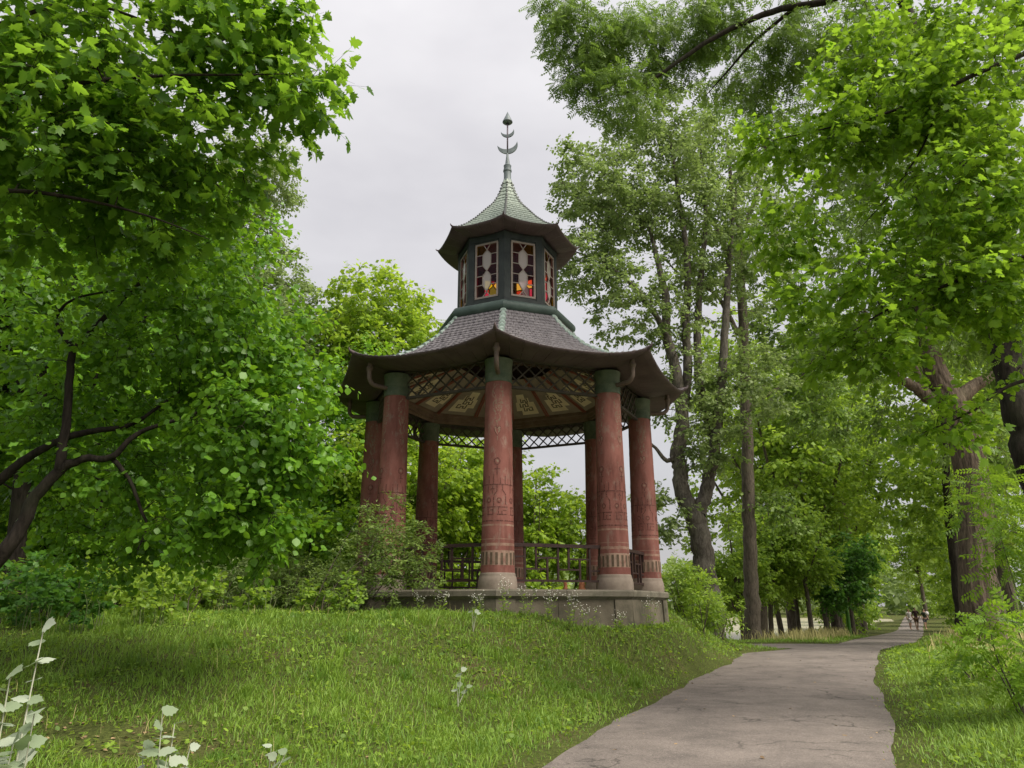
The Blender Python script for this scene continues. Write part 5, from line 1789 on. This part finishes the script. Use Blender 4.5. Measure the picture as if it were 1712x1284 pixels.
# clover and plantain between the blades
n = 90000
Xc = g.uniform(-11, 18, n)
Yc = 3 + 24 * g.random(n) ** 1.3
Zc = ground_h(Xc, Yc)
lm, DL, DR = land_mask(Xc, Yc)
keep = lm & ((DL > 0.2) | (DR > 0.2)) & visible(Xc, Yc, Zc) & (wob(Xc * 0.9 + 2, Yc * 0.9) + g.normal(size=n) * 0.25 > 0.1) & ~((Yc > PAV[1] + 1) & (Xc < 3) & (Xc > -5))
Xc, Yc, Zc = Xc[keep][:24000], Yc[keep][:24000], Zc[keep][:24000]
n = len(Xc)
yd = g.normal(size=(n, 3)) * np.array((1, 1, 0.35)) + np.array((0, 0, 0.15))
cl = leaf_mesh('clover', T['oval'], np.stack([Xc, Yc, Zc + 0.02 + 0.06 * g.random(n)], -1), frames(yd, np.array((0, 0, 1.0)) + g.normal(size=(n, 3)) * 0.35), 0.028 + 0.03 * g.random(n) + 0.0012 * Yc, g.random(n), M['herb'])
tag(link('clover', cl), 'small broad leaves of clover and plantain in the grass', 'ground cover', kind='stuff')
# fallen leaves and bits on the path and the bare patch
n = 1500
Xf = np.concatenate([g.uniform(-1, 14, n), g.normal(-3.7, 1.1, 260)])
Yf = np.concatenate([g.uniform(7, 30, n), g.normal(7.4, 0.45, 260)])
dl_, dr_ = (xl(Yf) - Xf) * 0.9, (Xf - xr(Yf)) * 0.9
onp = (dl_ < 0) & (dr_ < 0)
cross = np.clip((Xf - xl(Yf)) / (xr(Yf) - xl(Yf)), 0, 1)
keep = (onp & ((np.abs(cross - 0.5) > 0.42) | (g.random(len(Xf)) < 0.22))) | (np.arange(len(Xf)) >= n)
Xf, Yf, onp, cross = Xf[keep], Yf[keep], onp[keep], cross[keep]
Zf = np.where(onp, zp(Yf) + 0.03 * (1 - (2 * cross - 1) ** 2) + 0.004, ground_h(Xf, Yf) + 0.012)
n = len(Xf)
M['dead'] = leaf_mat('dead_leaf', (0.07, 0.045, 0.025), (0.20, 0.14, 0.075), (0.2, 0.13, 0.06), 0.1, 0.8)
dl_me = leaf_mesh('fallen_leaves', T['oval'], np.stack([Xf, Yf, Zf], -1), frames(g.normal(size=(n, 3)) * np.array((1, 1, 0.12)), np.array((0, 0, 1.0)) + g.normal(size=(n, 3)) * 0.25), 0.022 + 0.04 * g.random(n) ** 2, g.random(n), M['dead'])
tag(link('fallen_leaves', dl_me), 'scattered dry fallen leaves on the path and bare earth', 'leaf litter', kind='stuff')


# ------------------------------------------------------------------ weeds, seedlings and poplar sprouts
def poplar_leaf_mesh(t):
    half = [(0, 0), (0.20, -0.02), (0.42, 0.12), (0.40, 0.27), (0.50, 0.42), (0.34, 0.52), (0.32, 0.70), (0.16, 0.80), (0, 1.0)]
    r = [(x, y, 0.10 * x - 0.32 * x * x - 0.22 * y * y) for x, y in half]
    l = [(-x, y, z) for x, y, z in r[1:-1]]
    n = len(r)
    tm = tmpl(r + l, [tuple(range(n)), (0, n - 1) + tuple(range(2 * n - 3, n - 1, -1))])
    return leaf_mesh('leaf', tm, np.zeros((1, 3)), np.eye(3)[None], np.ones(1), np.array([t]), M['white_leaf'])


PL = [poplar_leaf_mesh(t) for t in (0.2, 0.5, 0.8)]


def sprout(name, label, base, stems, leaves, seed, cat='sprout', group=None):
    """stems: polylines; leaves: (point, direction, size)."""
    g = np.random.default_rng(seed)
    base = np.array(base, float)
    root = empty(name, base, 0, label, cat, group)
    for st in stems:
        q, r = smooth_line(np.array(st) - base, np.linspace(0.006, 0.0022, len(st)), 5)
        link('stem', tubes_mesh('stem', [(q, r, 6)], M['white_stem']), root)
    for (p, d, s) in leaves:
        p = np.array(p) - base
        d = np.array(d, float)
        f_ = frames(d[None], (np.array((0.1, -0.75, 0.8)) + g.normal(size=3) * 0.45)[None])[0]
        o = link('leaf', PL[int(g.integers(3))], root)
        o.matrix_local = Matrix([[f_[r][c] * s for c in range(3)] + [p[r]] for r in range(3)] + [[0, 0, 0, 1]])
    return root


def auto_sprout(name, label, px_base, y, stems_px, size, seed, n_leaf=7, group=None, tmin=0.3):
    g = np.random.default_rng(seed)
    x = P(px_base, 1284, y)[0]
    base = gp(x, y)
    st, lv = [], []
    for tip in stems_px:
        top = P(tip[0], tip[1], y + g.uniform(-0.1, 0.1))
        low = base + np.array((g.uniform(-0.05, 0.05), g.uniform(-0.05, 0.05), -0.02))
        mid = low * 0.5 + top * 0.5 + np.array((g.uniform(-0.03, 0.03), 0, 0.0))
        st.append([low, mid, top])
        q, _ = smooth_line([low, mid, top], [1, 1], 10)
        for k in range(n_leaf):
            t = tmin + (1 - tmin) * k / (n_leaf - 1)
            p = q[min(len(q) - 1, int(t * (len(q) - 1)))]
            a = k * 2.4 + g.random()
            d = (math.cos(a), math.sin(a), 0.35 - 0.3 * g.random())
            lv.append((p, d, size * (1.0 - 0.35 * t ** 3) * g.uniform(0.7, 1.2)))
    return sprout(name, label, base, st, lv, seed, group=group)


auto_sprout('poplar_sprout', 'tall white leaved poplar sprout at the lower left beside bare earth', 5, 2.9, [(74, 1046), (18, 1125), (58, 1190), (-20, 1165), (25, 1235)], 0.095, 201, 11, None, 0.68)
auto_sprout('poplar_sprout', 'low bushy white leaved poplar sprout by the bare earth patch', 262, 3.2, [(272, 1190), (292, 1210), (318, 1250), (240, 1245), (280, 1262)], 0.085, 202, 9, None, 0.72)
for k, (px, py, y, lab) in enumerate([(790, 1075, 12.6, 'small white leaved seedling in the grass below the stone base'), (765, 1165, 9.6, 'white leaved seedling in the middle of the lawn'), (450, 1235, 6.3, 'tiny white leaved seedling in the near grass')]):
    b_ = gp(P(px, py + 40, y)[0], y)
    g2 = np.random.default_rng(210 + k)
    tops = [b_ + np.array((g2.uniform(-.12, .12), g2.uniform(-.1, .1), g2.uniform(0.2, 0.42))) for _ in range(3)]
    sprout('poplar_seedling', lab, b_, [[b_, b_ * 0.5 + t_ * 0.5, t_] for t_ in tops], [(t_ - (0, 0, 0.06 * j), (math.cos(j * 2.5 + k), math.sin(j * 2.5), 0.15), 0.075 + 0.02 * j) for t_ in tops for j in range(2)], 220 + k, 'seedling')


def flower_weed(label, x, y, h, seed, nst=6, group=None):
    g = np.random.default_rng(seed)
    b = gp(x, y)
    root = empty('fleabane_weed', b, 0, label, 'weed', group)
    lines, lp, ld, fp_, fd = [], [], [], [], []
    for k in range(nst):
        a = g.uniform(0, 2 * PI)
        top = np.array((math.cos(a) * h * g.uniform(0.1, 0.4), math.sin(a) * h * 0.3, h * g.uniform(0.65, 1.0)))
        s0 = np.array((math.cos(a) * 0.04, math.sin(a) * 0.04, -0.03))
        q, r = smooth_line([s0, s0 * 0.5 + top * 0.45, top], [0.005, 0.004, 0.002], 5)
        lines.append((q, r, 4))
        for j in range(7):
            p = q[int(len(q) * (0.1 + 0.75 * j / 7))]
            an_ = j * 2.3 + a
            lp.append(p)
            ld.append((math.cos(an_), math.sin(an_), 0.5))
        for j in range(6):
            e = top + g.normal(size=3) * np.array((0.05, 0.05, 0.045))
            lines.append((np.array([top - (0, 0, 0.05), (top + e) / 2, e]), np.array([0.0018, 0.0015, 0.001]), 3))
            fp_.append(e)
            fd.append(g.normal(size=3) * 0.5)
    link('stem', tubes_mesh('stem', lines, M['stem']), root, kind='stuff')
    lp, ld = np.array(lp), np.array(ld)
    link('foliage', leaf_mesh('foliage', T['narrow'], lp, frames(ld, np.array((0, 0, 1.0)) + g.normal(size=(len(lp), 3)) * 0.3), np.full(len(lp), 0.10), g.random(len(lp)), M['herb']), root, kind='stuff')
    fp_ = np.repeat(np.array(fp_), 3, 0)
    d3 = g.normal(size=(len(fp_), 3)) * np.array((1, 1, 0.5))
    link('blossom', leaf_mesh('blossom', T['oval'], fp_, frames(d3, np.array((0, -0.5, 1.0)) + np.zeros((len(fp_), 3))), np.full(len(fp_), 0.014), g.random(len(fp_)), M['petal']), root, kind='stuff')
    return root


for k, (px, y, h) in enumerate([(845, 14.5, 0.62), (880, 14.6, 0.68), (915, 14.8, 0.55), (955, 15.0, 0.7), (985, 15.2, 0.5), (735, 14.6, 0.42), (700, 14.7, 0.4), (1085, 17.0, 0.55), (1035, 15.6, 0.32), (800, 14.4, 0.36)]):
    x = P(px, 1040, y)[0]
    rp = math.hypot(x - PAV[0], y - PAV[1])
    while rp < 4.02:                                       # stand clear of the base
        y -= 0.06
        x = P(px, 1040, y)[0]
        rp = math.hypot(x - PAV[0], y - PAV[1])
    flower_weed('weed with tiny white flowers standing against the stone base', x, y, h, 300 + k, group='white flowered weeds along the base')

# two orange clay pieces on the pavilion floor
M['clay'] = worn('orange_clay', (0.36, 0.13, 0.06), (0.50, 0.22, 0.11), 20, 0.8)
for k, (px, h, w, lab) in enumerate([(945, 0.20, 0.05, 'upright orange clay piece on the pavilion floor behind the railing'), (973, 0.19, 0.085, 'wider broken pink clay piece on the pavilion floor near the right column')]):
    y = 16.1 + 0.35 * k
    x = P(px, 985, y)[0]
    mb = MB().lathe([(w * 0.9, 0), (w * 1.1, 0.03), (w * 0.7, h * 0.35), (w * 0.9, h * 0.6), (w * 0.75, h * 0.85), (w * 0.3, h)], 9)
    rr2 = random.Random(k)
    mb.v = [(a + rr2.uniform(-.012, .012), b_ + rr2.uniform(-.012, .012), c) for a, b_, c in mb.v]
    tag(mb.build('clay_piece', M['clay'], None, (x, y, PAV_Z - 0.002), smooth=True), lab, 'clay piece')


# ------------------------------------------------------------------ walkers far along the path
def skin_obj(name, verts, edges, radii, mat, parent, root_i=0):
    me = bpy.data.meshes.new(name)
    me.from_pydata([tuple(v) for v in verts], edges, [])
    o = link(name, me, parent)
    md = o.modifiers.new('skin', 'SKIN')
    md.use_smooth_shade = True
    for i, r in enumerate(radii):
        me.skin_vertices[0].data[i].radius = (r, r) if np.isscalar(r) else r
    me.skin_vertices[0].data[root_i].use_root = True
    sd = o.modifiers.new('sub', 'SUBSURF')
    sd.levels = sd.render_levels = 1
    me.materials.append(mat)
    return o


M['skin'] = worn('skin', (0.42, 0.25, 0.18), (0.48, 0.29, 0.21), 5, 0.6)
for nm, c in (('white_cloth', (0.72, 0.66, 0.68)), ('dark_cloth', (0.075, 0.035, 0.045)), ('brown_cloth', (0.16, 0.09, 0.06)), ('olive_cloth', (0.05, 0.065, 0.045)), ('hair_dark', (0.02, 0.014, 0.012)), ('hair_fair', (0.30, 0.18, 0.10)), ('grey_cloth', (0.10, 0.10, 0.12))):
    M[nm] = worn(nm, tuple(v * 0.85 for v in c), c, 9, 0.85)


def walker(label, px, y, h, top, bottom, hair, stride, rz, long_top=False):
    x = P(px, 1055, y)[0]
    b = np.array((x, y, float(zp(y)) + 0.02))
    root = empty('person', b, rz, label, 'person')
    s = h / 1.72
    sc = lambda L: [tuple(c * s for c in v) for v in L]
    st = stride
    V_ = [(0, 0, 0.95), (0, 0, 1.12), (0, 0.01, 1.32), (0, 0.0, 1.45), (0, 0.0, 1.53), (0, -0.01, 1.60), (0, -0.005, 1.68),
          (-0.10, 0, 0.90), (-0.11, -st * 0.5, 0.50), (-0.11, -st * 0.75, 0.09), (-0.11, -st * 0.75 - 0.16, 0.04), (0.10, 0, 0.90), (0.11, st * 0.35, 0.50), (0.11, st, 0.12), (0.11, st - 0.14, 0.05),
          (-0.19, 0, 1.40), (-0.25, 0.06, 1.14), (-0.25, -0.05, 0.92), (-0.25, -0.09, 0.83), (0.19, 0, 1.40), (0.25, 0.02, 1.14), (0.25, -0.10, 0.94), (0.25, -0.14, 0.85)]
    E_ = [(0, 1), (1, 2), (2, 3), (3, 4), (4, 5), (5, 6), (0, 7), (7, 8), (8, 9), (9, 10), (0, 11), (11, 12), (12, 13), (13, 14), (3, 15), (15, 16), (16, 17), (17, 18), (3, 19), (19, 20), (20, 21), (21, 22)]
    R_ = [0.13, 0.115, 0.125, 0.07, 0.05, 0.085, 0.06, 0.085, 0.058, 0.04, 0.035, 0.085, 0.058, 0.04, 0.035, 0.055, 0.04, 0.032, 0.03, 0.055, 0.04, 0.032, 0.03]
    skin_obj('body', sc(V_), E_, [r * s for r in R_], M['skin'], root)
    z0 = 0.72 if long_top else 0.90
    skin_obj('top', sc([(0, 0, z0), (0, 0, 1.12), (0, 0.01, 1.32), (0, 0, 1.44), (-0.19, 0, 1.40), (-0.235, 0.04, 1.22), (0.19, 0, 1.40), (0.235, 0.01, 1.22)]), [(0, 1), (1, 2), (2, 3), (3, 4), (4, 5), (3, 6), (6, 7)],
             [r * s for r in (0.165 if long_top else 0.155, 0.14, 0.15, 0.085, 0.075, 0.06, 0.075, 0.06)], top, root)
    skin_obj('trousers', sc([(0, 0, 0.98), (-0.10, 0, 0.88), (-0.11, -st * 0.4, 0.56), (0.10, 0, 0.88), (0.11, st * 0.3, 0.56)]), [(0, 1), (1, 2), (0, 3), (3, 4)], [r * s for r in (0.15, 0.105, 0.085, 0.105, 0.085)], bottom, root)
    skin_obj('hair', sc([(0, 0.03, 1.56), (0, 0.025, 1.65), (0, 0.0, 1.715)]), [(0, 1), (1, 2)], [r * s for r in (0.085, 0.10, 0.06)], hair, root)
    return root


walker('walker in a long white top with bare legs on the far path', 1523.5, 62, 1.60, M['white_cloth'], M['white_cloth'], M['hair_fair'], 0.16, 0.2, True)
walker('walker in a dark maroon top and brown shorts on the far path', 1534.5, 61, 1.74, M['dark_cloth'], M['brown_cloth'], M['hair_dark'], 0.20, -0.1)
walker('walker in dark olive clothes with a pale shoulder bag on the far path', 1549, 63, 1.62, M['olive_cloth'], M['grey_cloth'], M['hair_dark'], 0.18, 0.1)
bx = P(1553, 1030, 62.6)
bag = MB().lathe([(0.02, -0.14), (0.12, -0.12), (0.15, 0.0), (0.12, 0.13), (0.03, 0.16)], 10)
bag.v = [(a, b_ * 0.5, c) for a, b_, c in bag.v]
ob = bag.build('shoulder_bag', M['white_cloth'], None, (bx[0], 62.85, float(zp(63)) + 1.28), smooth=True)
tag(ob, 'white bag on the back of the olive clad walker', 'bag')
